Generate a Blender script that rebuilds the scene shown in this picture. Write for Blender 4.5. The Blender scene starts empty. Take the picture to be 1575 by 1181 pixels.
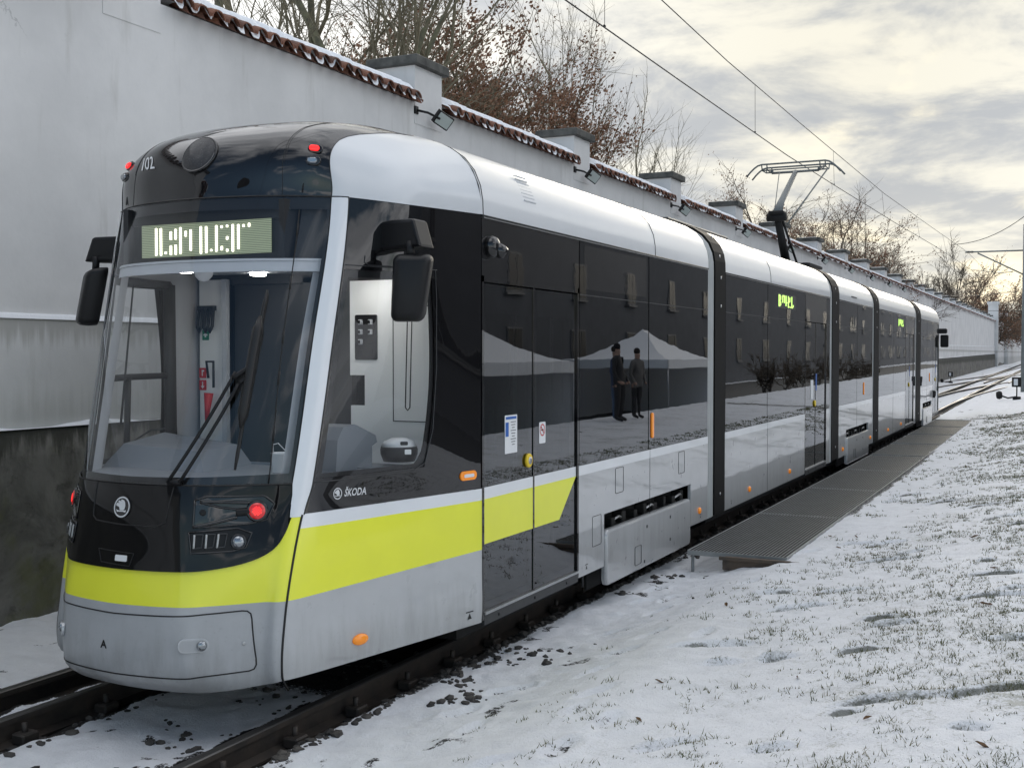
import bpy, bmesh, math, random
import numpy as np
from mathutils import Vector, Matrix, Euler

random.seed(7)
RNG = np.random.default_rng(11)
sc = bpy.context.scene
COL = sc.collection
PI = math.pi
R = math.radians

# ---------------------------------------------------------------- camera
cam_d = bpy.data.cameras.new('camera')
cam_d.sensor_width = 36.0
cam_d.lens = 1769.0 / 1575.0 * 36.0
cam_d.clip_start = 0.05
cam_d.clip_end = 3000.0
cam = bpy.data.objects.new('camera', cam_d)
cam.location = (0, 0, 2.08)
cam.rotation_euler = (R(90 - 1.522), 0, R(25.72))
COL.objects.link(cam)
sc.camera = cam

# ---------------------------------------------------------------- world, sun, exposure
SUN_EL, SUN_AZ = 13.0, -9.0            # azimuth from +Y towards +X
sx = math.cos(R(SUN_EL)) * math.sin(R(SUN_AZ))
sy = math.cos(R(SUN_EL)) * math.cos(R(SUN_AZ))
sz = math.sin(R(SUN_EL))
world = bpy.data.worlds.new("World")
sc.world = world
world.use_nodes = True


class NT:
    """small helper for building node trees"""
    def __init__(s, tree):
        s.t = tree
        s.n = tree.nodes
        s.l = tree.links

    def node(s, typ, **kw):
        n = s.n.new(typ)
        for k, v in kw.items():
            setattr(n, k, v)
        return n

    def put(s, sock, val):
        if isinstance(val, bpy.types.NodeSocket):
            s.l.new(val, sock)
        elif val is not None:
            if hasattr(sock.default_value, '__len__') and not hasattr(val, '__len__'):
                val = (val,) * len(sock.default_value)
            if hasattr(sock.default_value, '__len__') and len(sock.default_value) == 4 and len(val) == 3:
                val = (*val, 1)
            sock.default_value = val

    def math(s, op, a, b=None, c=None, clamp=False):
        n = s.node('ShaderNodeMath', operation=op, use_clamp=clamp)
        s.put(n.inputs[0], a)
        if b is not None:
            s.put(n.inputs[1], b)
        if c is not None:
            s.put(n.inputs[2], c)
        return n.outputs[0]

    def vmath(s, op, a, b=None):
        n = s.node('ShaderNodeVectorMath', operation=op)
        s.put(n.inputs[0], a)
        if b is not None:
            s.put(n.inputs[1], b)
        return n.outputs['Value'] if op in ('DOT_PRODUCT', 'LENGTH') else n.outputs[0]

    def mix(s, f, a, b, blend='MIX'):
        n = s.node('ShaderNodeMix', data_type='RGBA', blend_type=blend)
        s.put(n.inputs[0], f)
        s.put(n.inputs[6], a)
        s.put(n.inputs[7], b)
        return n.outputs[2]

    def noise(s, vec, scale, detail=4, rough=.55, dist=0.0, out=0):
        n = s.node('ShaderNodeTexNoise')
        if vec is not None:
            s.put(n.inputs['Vector'], vec)
        n.inputs['Scale'].default_value = scale
        n.inputs['Detail'].default_value = detail
        n.inputs['Roughness'].default_value = rough
        n.inputs['Distortion'].default_value = dist
        return n.outputs[out]

    def ramp(s, f, lo, hi, a=0.0, b=1.0):
        n = s.node('ShaderNodeMapRange', interpolation_type='SMOOTHSTEP')
        s.put(n.inputs[0], f)
        n.inputs[1].default_value = lo
        n.inputs[2].default_value = hi
        n.inputs[3].default_value = a
        n.inputs[4].default_value = b
        return n.outputs[0]


def build_world():
    t = NT(world.node_tree)
    t.n.clear()
    out = t.node('ShaderNodeOutputWorld')
    bg = t.node('ShaderNodeBackground')
    bg.inputs['Strength'].default_value = 0.10
    sky = t.node('ShaderNodeTexSky')
    sky.sky_type = 'NISHITA'
    sky.sun_disc = False
    sky.sun_elevation = R(SUN_EL)
    sky.sun_rotation = R(SUN_AZ)
    sky.air_density = 1.0
    sky.dust_density = 0.6
    sky.ozone_density = 1.5
    tc = t.node('ShaderNodeTexCoord')
    d = t.vmath('NORMALIZE', tc.outputs['Generated'])
    sep = t.node('ShaderNodeSeparateXYZ')
    t.put(sep.inputs[0], d)
    z = t.math('MAXIMUM', sep.outputs[2], 0.0)
    zz = t.math('ADD', z, 0.17)
    u = t.math('DIVIDE', sep.outputs[0], zz)
    v = t.math('DIVIDE', sep.outputs[1], zz)
    cmb = t.node('ShaderNodeCombineXYZ')
    t.put(cmb.inputs[0], u)
    t.put(cmb.inputs[1], v)
    p = cmb.outputs[0]
    n1 = t.noise(p, 1.25, 9, .57, .3)
    p2 = t.vmath('ADD', p, (3.7, 1.3, .6))
    n2 = t.noise(p2, 2.0, 9, .60, .35)
    prox = t.math('MAXIMUM', t.vmath('DOT_PRODUCT', d, (sx, sy, sz)), 0.0)
    pr = t.math('POWER', prox, 5.0)               # wide glow of the veiled sun
    pn = t.math('POWER', prox, 24.0)
    # how closed the cloud deck is: more open behind the camera
    back = t.ramp(t.vmath('DOT_PRODUCT', d, (0.3, -0.95, 0.0)), -0.2, 0.75)
    thr = t.math('MULTIPLY', back, 0.20)
    dens = t.ramp(t.math('SUBTRACT', n1, thr), 0.32, 0.47)
    # gap colour: nishita sky, warmed by thin lit cloud near the sun
    warm = t.mix(pn, (6.1, 5.85, 4.95), (8.0, 7.3, 5.4))
    gapc = t.mix(t.math('MULTIPLY', pr, 0.95), sky.outputs[0], warm)
    # cloud colour: grey undersides, thinner parts brighter
    thin = t.ramp(n2, 0.40, 0.60)
    c_far = t.mix(thin, (12.2, 12.4, 12.9), (7.9, 8.1, 8.6))
    c_sun = t.mix(thin, (6.4, 6.15, 5.3), (3.55, 3.68, 3.8))
    cl = t.mix(pr, c_far, c_sun)
    col = t.mix(dens, gapc, cl)
    # pale band close to the horizon
    hz = t.ramp(sep.outputs[2], 0.0, 0.16, 0.55, 0.0)
    hcol = t.mix(pr, (10.6, 10.9, 11.5), (6.6, 6.1, 4.7))
    col = t.mix(hz, col, hcol)
    t.put(bg.inputs['Color'], col)
    t.l.new(bg.outputs[0], out.inputs[0])


build_world()
sun_d = bpy.data.lights.new('sun', 'SUN')
sun_d.energy = 0.6
sun_d.angle = R(24)
sun_d.color = (1.0, .90, .74)
sun = bpy.data.objects.new('sun', sun_d)
sun.rotation_euler = Vector((-sx, -sy, -sz)).to_track_quat('-Z', 'Y').to_euler()
COL.objects.link(sun)
sc.view_settings.view_transform = 'Standard'
sc.view_settings.look = 'None'
sc.view_settings.exposure = 0.60
sc.view_settings.gamma = 1.0
sc.cycles.max_bounces = 8
sc.cycles.transparent_max_bounces = 12
sc.cycles.caustics_reflective = False
sc.cycles.caustics_refractive = False

# ---------------------------------------------------------------- mesh helpers


class MB:
    def __init__(s):
        s.v, s.f, s.m, s.sm = [], [], [], []

    def add(s, verts, faces, mi=0, smooth=False):
        o = len(s.v)
        s.v.extend([tuple(map(float, p)) for p in verts])
        for f in faces:
            s.f.append(tuple(i + o for i in f))
            s.m.append(mi)
            s.sm.append(smooth)
        return s

    def box(s, x0, x1, y0, y1, z0, z1, mi=0, bev=0.0):
        if bev > 0:
            b = bev
            vs = []
            for (x, sx_) in ((x0, 1), (x1, -1)):
                for (y, sy_) in ((y0, 1), (y1, -1)):
                    for (z, sz_) in ((z0, 1), (z1, -1)):
                        vs += [(x + b * sx_, y + b * sy_, z), (x + b * sx_, y, z + b * sz_), (x, y + b * sy_, z + b * sz_)]
            bm = bmesh.new()
            for q in vs:
                bm.verts.new(q)
            r = bmesh.ops.convex_hull(bm, input=bm.verts)
            bm.verts.index_update()
            s.add([q.co[:] for q in bm.verts], [[w.index for w in f.verts] for f in bm.faces], mi)
            bm.free()
            return s
        vs = [(x, y, z) for x in (x0, x1) for y in (y0, y1) for z in (z0, z1)]
        s.add(vs, [(0, 1, 3, 2), (4, 6, 7, 5), (0, 4, 5, 1), (2, 3, 7, 6), (0, 2, 6, 4), (1, 5, 7, 3)], mi)
        return s

    def tube(s, pts, r, n=8, mi=0, caps=True, smooth=True):
        P = [Vector(p) for p in pts]
        rs = list(r) if hasattr(r, '__len__') else [r] * len(P)
        up = None
        rings = []
        for i, p in enumerate(P):
            if i == 0:
                d = P[1] - P[0]
            elif i == len(P) - 1:
                d = P[-1] - P[-2]
            else:
                d = (P[i + 1] - P[i]).normalized() + (P[i] - P[i - 1]).normalized()
            if d.length < 1e-9:
                d = Vector((0, 0, 1))
            d.normalize()
            if up is None:
                up = Vector((0, 0, 1)) if abs(d.z) < .9 else Vector((1, 0, 0))
            a = d.cross(up)
            if a.length < 1e-6:
                a = d.orthogonal()
            a.normalize()
            b = a.cross(d)
            up = b
            rings.append([p + (a * math.cos(2 * PI * k / n) + b * math.sin(2 * PI * k / n)) * rs[i] for k in range(n)])
        vs = [q for ring in rings for q in ring]
        fs = []
        for i in range(len(P) - 1):
            for k in range(n):
                k2 = (k + 1) % n
                fs.append((i * n + k, i * n + k2, (i + 1) * n + k2, (i + 1) * n + k))
        if caps:
            fs.append(tuple(range(n - 1, -1, -1)))
            fs.append(tuple((len(P) - 1) * n + k for k in range(n)))
        s.add(vs, fs, mi, smooth)
        return s

    def prism(s, poly, O, A, B, N, d0, d1, mi=0, bev=0.0):
        """2D polygon in frame (O,A,B) extruded along N from d0 to d1, front rim chamfered"""
        O, A, B, N = map(Vector, (O, A, B, N))
        n = len(poly)
        cx = sum(p[0] for p in poly) / n
        cy = sum(p[1] for p in poly) / n

        def ring(d, ins):
            o = []
            for i, (a, b) in enumerate(poly):
                if ins:
                    p0 = Vector(poly[i - 1])
                    p1 = Vector(poly[i])
                    p2 = Vector(poly[(i + 1) % n])
                    e = (p1 - p0).normalized() + (p2 - p1).normalized()
                    if e.length < 1e-6:
                        e = Vector((1, 0))
                    e.normalize()
                    nn = Vector((-e.y, e.x))
                    if nn.dot(Vector((cx - a, cy - b))) < 0:
                        nn = -nn
                    a, b = a + nn.x * ins, b + nn.y * ins
                o.append(O + A * a + B * b + N * d)
            return o
        rings = [ring(d0, 0)]
        if bev:
            sgn = 1 if d1 > d0 else -1
            rings += [ring(d1 - sgn * bev, 0), ring(d1 - sgn * bev * .3, bev * .3), ring(d1, bev)]
        else:
            rings += [ring(d1, 0)]
        vs = [q for r_ in rings for q in r_]
        fs = []
        for i in range(len(rings) - 1):
            for k in range(n):
                k2 = (k + 1) % n
                fs.append((i * n + k, i * n + k2, (i + 1) * n + k2, (i + 1) * n + k))
        fs.append(tuple(range(n - 1, -1, -1)))
        fs.append(tuple((len(rings) - 1) * n + k for k in range(n)))
        s.add(vs, fs, mi)
        return s

    def grid(s, fn, nu, nv, mi=0, smooth=True, flip=False):
        vs = [fn(i / nu, j / nv) for j in range(nv + 1) for i in range(nu + 1)]
        fs = []
        w = nu + 1
        for j in range(nv):
            for i in range(nu):
                q = (j * w + i, j * w + i + 1, (j + 1) * w + i + 1, (j + 1) * w + i)
                fs.append(q[::-1] if flip else q)
        s.add(vs, fs, mi, smooth)
        return s

    def lathe(s, prof, O, N, n=24, mi=0, smooth=True):
        """profile (r, h) revolved about N at O"""
        N = Vector(N).normalized()
        A = N.orthogonal().normalized()
        B = N.cross(A)
        O = Vector(O)
        vs = []
        for r_, h_ in prof:
            for k in range(n):
                t = 2 * PI * k / n
                vs.append(O + N * h_ + (A * math.cos(t) + B * math.sin(t)) * r_)
        fs = []
        for i in range(len(prof) - 1):
            for k in range(n):
                k2 = (k + 1) % n
                fs.append((i * n + k, i * n + k2, (i + 1) * n + k2, (i + 1) * n + k))
        fs.append(tuple(range(n - 1, -1, -1)))
        fs.append(tuple((len(prof) - 1) * n + k for k in range(n)))
        s.add(vs, fs, mi, smooth)
        return s

    def build(s, name, mats, parent=None, fixn=True):
        mats = mats if isinstance(mats, (list, tuple)) else [mats]
        org = Vector((0, 0, 0))
        if parent is not None:
            org = ORIGIN[parent.name]
        me = bpy.data.meshes.new(name)
        me.from_pydata([(p[0] - org.x, p[1] - org.y, p[2] - org.z) for p in s.v], [], s.f)
        for m in mats:
            me.materials.append(m)
        me.polygons.foreach_set('material_index', s.m)
        me.polygons.foreach_set('use_smooth', s.sm)
        if fixn:
            bm = bmesh.new()
            bm.from_mesh(me)
            bmesh.ops.recalc_face_normals(bm, faces=bm.faces)
            bm.to_mesh(me)
            bm.free()
        me.update()
        o = bpy.data.objects.new(name, me)
        COL.objects.link(o)
        if parent is not None:
            o.parent = parent
        ORIGIN[o.name] = org.copy()
        return o


ORIGIN = {}


def thing(name, label, cat, loc, group=None):
    o = bpy.data.objects.new(name, None)
    o.empty_display_size = .3
    o.location = loc
    COL.objects.link(o)
    ORIGIN[o.name] = Vector(loc)
    return tag(o, label, cat, group)


def tag(o, label=None, cat=None, group=None, kind=None):
    if label:
        o['label'] = label
    if cat:
        o['category'] = cat
    if group:
        o['group'] = group
    if kind:
        o['kind'] = kind
    return o


def copy_tree(o, parent=None, loc=None):
    c = o.copy()
    COL.objects.link(c)
    if parent is not None:
        c.parent = parent
    if loc is not None:
        c.location = loc
    ORIGIN[c.name] = Vector(loc) if loc is not None else ORIGIN[o.name].copy()
    for ch in list(o.children):
        copy_tree(ch, c)
    return c


def rrect(w, h, r, n=5):
    pts = []
    for cx, cy, a0 in ((w / 2 - r, h / 2 - r, 0), (-w / 2 + r, h / 2 - r, 90), (-w / 2 + r, -h / 2 + r, 180), (w / 2 - r, -h / 2 + r, 270)):
        for k in range(n + 1):
            a = R(a0 + 90 * k / n)
            pts.append((cx + r * math.cos(a), cy + r * math.sin(a)))
    return pts


# ---------------------------------------------------------------- numpy value noise
_PERM = RNG.random((256, 256))


def vnoise(x, y):
    xi = np.floor(x).astype(int)
    yi = np.floor(y).astype(int)
    fx = x - xi
    fy = y - yi
    fx = fx * fx * (3 - 2 * fx)
    fy = fy * fy * (3 - 2 * fy)
    a = _PERM[xi & 255, yi & 255]
    b = _PERM[(xi + 1) & 255, yi & 255]
    c_ = _PERM[xi & 255, (yi + 1) & 255]
    d = _PERM[(xi + 1) & 255, (yi + 1) & 255]
    return (a * (1 - fx) + b * fx) * (1 - fy) + (c_ * (1 - fx) + d * fx) * fy


def fbm(x, y, o=4):
    s = 0
    a = .5
    for k in range(o):
        s = s + a * (vnoise(x * 2 ** k + 17.3 * k, y * 2 ** k + 5.1 * k) - .5)
        a *= .5
    return s


def sstep(x, a, b):
    t = np.clip((x - a) / (b - a), 0, 1)
    return t * t * (3 - 2 * t)


# ---------------------------------------------------------------- materials


def mat(name, col, rough=.5, metal=0.0, coat=0.0, coatr=.03, coatior=1.5, ior=1.5, spec=.5, var=0.0, vscale=3.0, bump=0.0, bscale=30.0, col2=None,
        emis=None, estr=0.0, dirt=None, rvar=0.0, stretch=None, bdist=.01):
    m = bpy.data.materials.new(name)
    m.use_nodes = True
    t = NT(m.node_tree)
    b = t.n['Principled BSDF']
    b.inputs['Roughness'].default_value = rough
    b.inputs['Metallic'].default_value = metal
    b.inputs['Coat Weight'].default_value = coat
    b.inputs['Coat Roughness'].default_value = coatr
    b.inputs['Coat IOR'].default_value = coatior
    b.inputs['IOR'].default_value = ior
    b.inputs['Specular IOR Level'].default_value = spec
    b.inputs['Base Color'].default_value = (*col, 1)
    tc = t.node('ShaderNodeTexCoord')
    vec = tc.outputs['Object']
    if stretch:
        mp = t.node('ShaderNodeMapping')
        mp.inputs['Scale'].default_value = stretch
        t.put(mp.inputs[0], vec)
        vec = mp.outputs[0]
    if var or col2:
        n = t.noise(vec, vscale, 6, .6)
        f = t.ramp(n, .3, .7)
        c2 = col2 if col2 else tuple(c_ * (1 - var) for c_ in col)
        t.put(b.inputs['Base Color'], t.mix(f, col, c2))
    if dirt:
        # road film: settles low on the skirt, in runs and blotches
        sp = t.node('ShaderNodeSeparateXYZ')
        tw = t.node('ShaderNodeNewGeometry')
        t.put(sp.inputs[0], tw.outputs['Position'])
        mp = t.node('ShaderNodeMapping')
        mp.inputs['Scale'].default_value = (5, 5, .7)
        t.put(mp.inputs[0], tw.outputs['Position'])
        d1 = t.noise(mp.outputs[0], 2.6, 6, .65)
        d2 = t.noise(tw.outputs['Position'], 38, 3, .7)
        lo_ = t.ramp(t.math('ADD', sp.outputs[2], t.math('MULTIPLY', t.math('SUBTRACT', d1, .5), .9)), .12, .62, 1, 0)
        f_ = t.math('MULTIPLY', t.math('ADD', t.math('MULTIPLY', lo_, .75), t.math('MULTIPLY', t.ramp(d2, .60, .75), .35)), dirt)
        src = b.inputs['Base Color'].links[0].from_socket if b.inputs['Base Color'].links else (*col, 1)
        t.put(b.inputs['Base Color'], t.mix(f_, src, (.17, .16, .145)))
    if rvar:
        n = t.noise(vec, vscale * 1.7, 5, .6)
        t.put(b.inputs['Roughness'], t.math('ADD', rough, t.math('MULTIPLY', t.math('SUBTRACT', n, .4), rvar), clamp=True))
    if bump:
        n = t.noise(vec, bscale, 4, .6)
        bp = t.node('ShaderNodeBump')
        bp.inputs['Strength'].default_value = bump
        bp.inputs['Distance'].default_value = bdist
        t.put(bp.inputs['Height'], n)
        t.put(b.inputs['Normal'], bp.outputs[0])
        if coat:
            t.put(b.inputs['Coat Normal'], bp.outputs[0])
    if emis:
        b.inputs['Emission Color'].default_value = (*emis, 1)
        b.inputs['Emission Strength'].default_value = estr
    return m


def glass_mat(name, tint, ior=1.5, rough=.01, bump=0.0, bscale=1.5):
    m = bpy.data.materials.new(name)
    m.use_nodes = True
    t = NT(m.node_tree)
    t.n.clear()
    out = t.node('ShaderNodeOutputMaterial')
    tr = t.node('ShaderNodeBsdfTransparent')
    tr.inputs[0].default_value = (*tint, 1)
    gl = t.node('ShaderNodeBsdfGlossy')
    gl.inputs['Roughness'].default_value = rough
    gl.inputs['Color'].default_value = (.95, .97, 1, 1)
    fr = t.node('ShaderNodeFresnel')
    fr.inputs['IOR'].default_value = ior
    if bump:
        tc = t.node('ShaderNodeTexCoord')
        n = t.noise(tc.outputs['Object'], bscale, 2, .5)
        bp = t.node('ShaderNodeBump')
        bp.inputs['Strength'].default_value = bump
        bp.inputs['Distance'].default_value = .02
        t.put(bp.inputs['Height'], n)
        t.put(gl.inputs['Normal'], bp.outputs[0])
        t.put(fr.inputs['Normal'], bp.outputs[0])
    # no total internal reflection on a thin pane: flip-safe fresnel
    mx = t.node('ShaderNodeMixShader')
    geo = t.node('ShaderNodeNewGeometry')
    f = t.math('MULTIPLY', fr.outputs[0], t.math('SUBTRACT', 1.0, t.math('MULTIPLY', geo.outputs['Backfacing'], .9)))
    t.put(mx.inputs[0], f)
    t.l.new(tr.outputs[0], mx.inputs[1])
    t.l.new(gl.outputs[0], mx.inputs[2])
    t.l.new(mx.outputs[0], out.inputs[0])
    return m


M = {}
M['white'] = mat('white_paint', (.80, .82, .84), .25, coat=.6, bump=.02, bscale=1.6, var=.04, vscale=2, bdist=.03)
M['roofwhite'] = mat('white_roof_paint', (.66, .68, .70), .3, coat=.55, coatr=.10, bump=.05, bscale=1.2, var=.03, vscale=3, bdist=.03)
M['silver'] = mat('light_grey_paint', (.465, .475, .485), .28, coat=1.0, coatr=.02, coatior=1.9, dirt=.42, bump=.06, bscale=2.2, var=.06, vscale=4, rvar=.1, bdist=.02)
M['bumper'] = mat('grey_bumper_paint', (.43, .44, .45), .34, dirt=.5, coat=.35, coatr=.12, bump=.02, bscale=2, var=.10, vscale=5, rvar=.2, bdist=.02)
M['yellow'] = mat('yellow_paint', (.88, .90, .05), .30, coat=.35, coatr=.06, bump=.02, bscale=2, var=.04, vscale=3, bdist=.02)
M['black'] = mat('black_gloss_paint', (.004, .004, .005), .3, coat=1.0, coatr=.012, coatior=1.62, spec=.05, bump=.02, bscale=2.0, rvar=.06, bdist=.02)
M['maskblack'] = mat('black_mask_plastic', (.004, .004, .0045), .3, coat=.6, coatr=.04, spec=.08, bump=.04, bscale=5, rvar=.2, vscale=9, bdist=.004)
M['blackmat'] = mat('black_matte_plastic', (.009, .009, .010), .42, spec=.3, bump=.1, bscale=180, bdist=.001)
M['rubber'] = mat('black_rubber', (.008, .008, .008), .5)
M['under'] = mat('dark_underframe', (.010, .0095, .009), .75, var=.5, vscale=12)
M['alu'] = mat('brushed_aluminium', (.55, .56, .57), .32, metal=.9, var=.15, vscale=14)
M['darkmetal'] = mat('dark_grey_metal', (.06, .062, .065), .4, metal=.5, var=.2, vscale=10)
M['midgrey'] = mat('grey_bellows_fabric', (.46, .47, .46), .5, var=.1)
M['chrome'] = mat('silver_lettering', (.68, .69, .70), .3, metal=.2)
M['letter'] = mat('white_lettering', (.75, .75, .75), .5)
M['mark'] = mat('black_lettering', (.01, .01, .01), .5)
M['orange'] = mat('orange_lens', (.85, .26, .01), .2, coat=.5, emis=(1, .30, .02), estr=.12)
M['redlens'] = mat('red_lens', (.55, .01, .01), .2, coat=1, emis=(1, .02, .02), estr=.12)
M['frame'] = mat('black_end_frame', (.004, .004, .004), .6)
M['frame'].node_tree.nodes['Principled BSDF'].inputs['Specular IOR Level'].default_value = .15
M['redlit'] = mat('lit_red_lamp', (.6, .01, .01), .2, emis=(1, .03, .03), estr=.9)
M['lens'] = mat('clear_lamp_lens', (.30, .32, .34), .08, metal=.7, coat=1)
M['cablamp'] = mat('lit_cab_ceiling_lamp', (.8, .8, .8), .5, emis=(1, .97, .92), estr=24)
M['glass'] = glass_mat('clear_windscreen_glass', (.98, .985, .985), 1.5, bump=.02, bscale=1.3)
M['tint'] = glass_mat('dark_tinted_glass', (.085, .09, .094), 2.0, bump=.05, bscale=1.3)
M['doorglass'] = glass_mat('tinted_door_glass', (.34, .35, .36), 1.95, bump=.05, bscale=1.3)
M['sideglass'] = glass_mat('cab_side_glass', (.95, .96, .96), 1.45)
M['ledon'] = mat('lit_led', (.8, .8, .6), .5, emis=(1, .97, .78), estr=2.6)
M['ledgreen'] = mat('lit_green_led', (.5, .9, .2), .5, emis=(.62, 1.0, .20), estr=.9)
M['intgrey'] = mat('light_grey_cab_panel', (.86, .87, .86), .5, var=.04)
M['intmid'] = mat('mid_grey_cab_trim', (.50, .52, .55), .5, var=.08)
M['dash'] = mat('blue_grey_dashboard', (.19, .21, .235), .55, bump=.1, bscale=220, bdist=.001)
M['intdark'] = mat('dark_cab_trim', (.02, .021, .023), .6)
M['signgreen'] = mat('green_sign', (.01, .22, .12), .5)
M['signred'] = mat('red_sign', (.55, .03, .03), .5)
M['signblue'] = mat('blue_sign', (.02, .12, .45), .5)
M['paper'] = mat('white_sticker', (.78, .79, .80), .5)
M['yellowbtn'] = mat('yellow_button', (.85, .60, .03), .4)


def led_panel_mat():
    m = bpy.data.materials.new('led_matrix_board')
    m.use_nodes = True
    t = NT(m.node_tree)
    b = t.n['Principled BSDF']
    tc = t.node('ShaderNodeTexCoord')
    sp = t.node('ShaderNodeSeparateXYZ')
    t.put(sp.inputs[0], tc.outputs['Object'])
    z = t.math('MULTIPLY', sp.outputs[2], 1 / .0105)
    s = t.math('FRACT', z)
    line = t.math('GREATER_THAN', s, .5)
    n = t.noise(tc.outputs['Object'], 4, 2, .5)
    a = t.mix(line, (.16, .18, .14), (.33, .36, .27))
    t.put(b.inputs['Base Color'], a)
    t.put(b.inputs['Emission Color'], t.mix(line, (.10, .12, .08), (.42, .50, .28)))
    b.inputs['Emission Strength'].default_value = .30
    b.inputs['Roughness'].default_value = .6
    return m


M['ledboard'] = led_panel_mat()

# ================================================================ SETTING
XC = -4.724                       # centre line of the track
GY0, GY1 = 10.85, 34.4            # grating platform
GX0, GX1 = -3.31, -2.36


def grade(y):
    return .0045 * np.maximum(np.asarray(y, float) - 20, 0)


_FUR = []
for _ in range(95):
    y_ = 4.6 + 30 * random.random() ** 1.4
    x_ = random.uniform(-2.1, 2.2)
    _FUR.append((x_, y_, random.uniform(.08, .34), random.uniform(.30, .85), random.uniform(.03, .05)))


FEET = [(random.uniform(-3.35, -2.0), 4.6 + 7 * random.random() ** 1.2, random.uniform(.6, 1.6)) for _ in range(26)]


def gheight(x, y, fine=True):
    """height of the snowy ground"""
    x = np.asarray(x, float)
    y = np.asarray(y, float)
    w = x - XC
    ns = fbm(x * 1.3, y * 1.3, 3)
    lawn = -.07 + .22 * sstep(x, -3.3, -2.15) + .24 * sstep(x, -2.15, .1) + .05 * sstep(x, .1, 3) - .95 * sstep(x, 3.4, 5.6)
    trackz = np.full_like(w, -.10)
    leftz = -.09 + .08 * sstep(-w, 1.2, 2.7)
    z = np.where(x > -3.75, lawn, np.where(w < -1.1, leftz, trackz))
    for rw in (-.7175, .7175):
        d = np.abs(w - rw)
        edge = .155 + .10 * fbm(y * 2.6 + rw * 9, x * 2, 3)
        z = z - .07 * (1 - sstep(d, edge - .02, edge + .06))
    d = np.abs(w + 1.2)
    edge = .11 + .10 * fbm(y * 2.6 + 3, x * 2, 3)
    z = z - .07 * (1 - sstep(d, edge - .02, edge + .06)) * (y < 44)
    # lawn falls away under the grating
    ing = sstep(x, -3.6, -3.45) * (1 - sstep(x, -2.47, -2.40)) * sstep(y, 10.5, 10.95) * (1 - sstep(y, 34.3, 34.6))
    z = z * (1 - ing) + ing * np.minimum(z, .04 + .065 * sstep(y, 10.9, 11.5))
    rough = sstep(x, -3.75, -3.2)
    z = z + .020 * ns + .020 * fbm(x * 5, y * 5, 3) * (1 + 1.3 * (1 - sstep(x, -3.2, -2.2)))
    if fine:
        z = z + .014 * fbm(x * 19, y * 19, 2)
        z = z + .045 * np.maximum(fbm(x * 7 + 3, y * 7, 3), 0) * (1 - sstep(x, -3.0, -2.0)) * (np.abs(w) > .9)
        for (fx, fy, fa) in FEET:
            ca, sa = math.cos(fa), math.sin(fa)
            p = (x - fx) * ca + (y - fy) * sa
            q = -(x - fx) * sa + (y - fy) * ca
            r_ = (p / .16) ** 2 + (q / .06) ** 2
            z = z - .030 * np.exp(-r_ ** 2) + .012 * np.exp(-(r_ - 1.7) ** 2 * 3)
        for (fx, fy, fl, fa, fh) in _FUR:
            ca, sa = math.cos(fa), math.sin(fa)
            dx = x - fx
            dy = y - fy
            p = dx * ca + dy * sa
            q = -dx * sa + dy * ca + .03 * np.sin(p * 7 + fx)
            m_ = np.exp(-(p / fl) ** 4 - (q / .030) ** 2)
            m2 = np.exp(-(p / fl) ** 4 - ((q - .065) / .035) ** 2)
            z = z + fh * .55 * m2 - fh * .6 * m_
    return z + grade(y)


def bareness(x, y):
    w = x - XC
    b = np.zeros_like(x)
    for rw, wd in ((-.7175, .24), (.7175, .24), (-1.2, .17)):
        d = np.abs(w - rw)
        e = wd + .16 * fbm(x * 3.1, y * 3.1, 4) + .06 * fbm(x * 14, y * 14, 2)
        b = np.maximum(b, (1 - sstep(d, e - .05, e + .03)) * ((y < 44) | (rw > -1)))
    # swept bed under the tram
    b = np.maximum(b, sstep(y, 5.6, 6.6) * (1 - sstep(y, 39.5, 41)) * (1 - sstep(np.abs(w), .98, 1.12)))
    # stony patches on the shoulder right of the track and between the rails
    sh = (1 - sstep(x, -3.1, -2.35)) * sstep(x, -3.8, -3.6)
    n = fbm(x * 3.3 + 4, y * 3.3, 4) + .35 * fbm(x * 13, y * 13, 2)
    b = np.maximum(b, .60 * sh * sstep(n, .13, .24))
    hf = fbm(x * 24, y * 24, 2)
    for (fx, fy, fa) in FEET:
        ca, sa = math.cos(fa), math.sin(fa)
        p = (x - fx) * ca + (y - fy) * sa
        q = -(x - fx) * sa + (y - fy) * ca
        m_ = np.exp(-(p / .16) ** 4 - (q / .065) ** 4)
        b = np.maximum(b, .62 * m_ * sstep(hf, -.04, .08))
    mid = (np.abs(w) < .6) | ((w < -1.0) & (w > -2.8))
    b = np.maximum(b, .60 * mid * sstep(n, .18, .28))
    # beneath the grating
    b = np.maximum(b, ((x > -3.4) & (x < -2.42) & (y < 34.3)) * .8 * sstep(y, 11.6, 12.6))
    b = np.maximum(b, .62 * sstep(x, -2.40, -2.37) * (1 - sstep(x, -2.30 + .10 * fbm(y * 2.0, y * .1, 3), -2.20 + .12 * fbm(y * 2.0, y * .1, 3))) * sstep(y, 13.0, 14.5) * (1 - sstep(y, 23, 27)))
    return b


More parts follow.
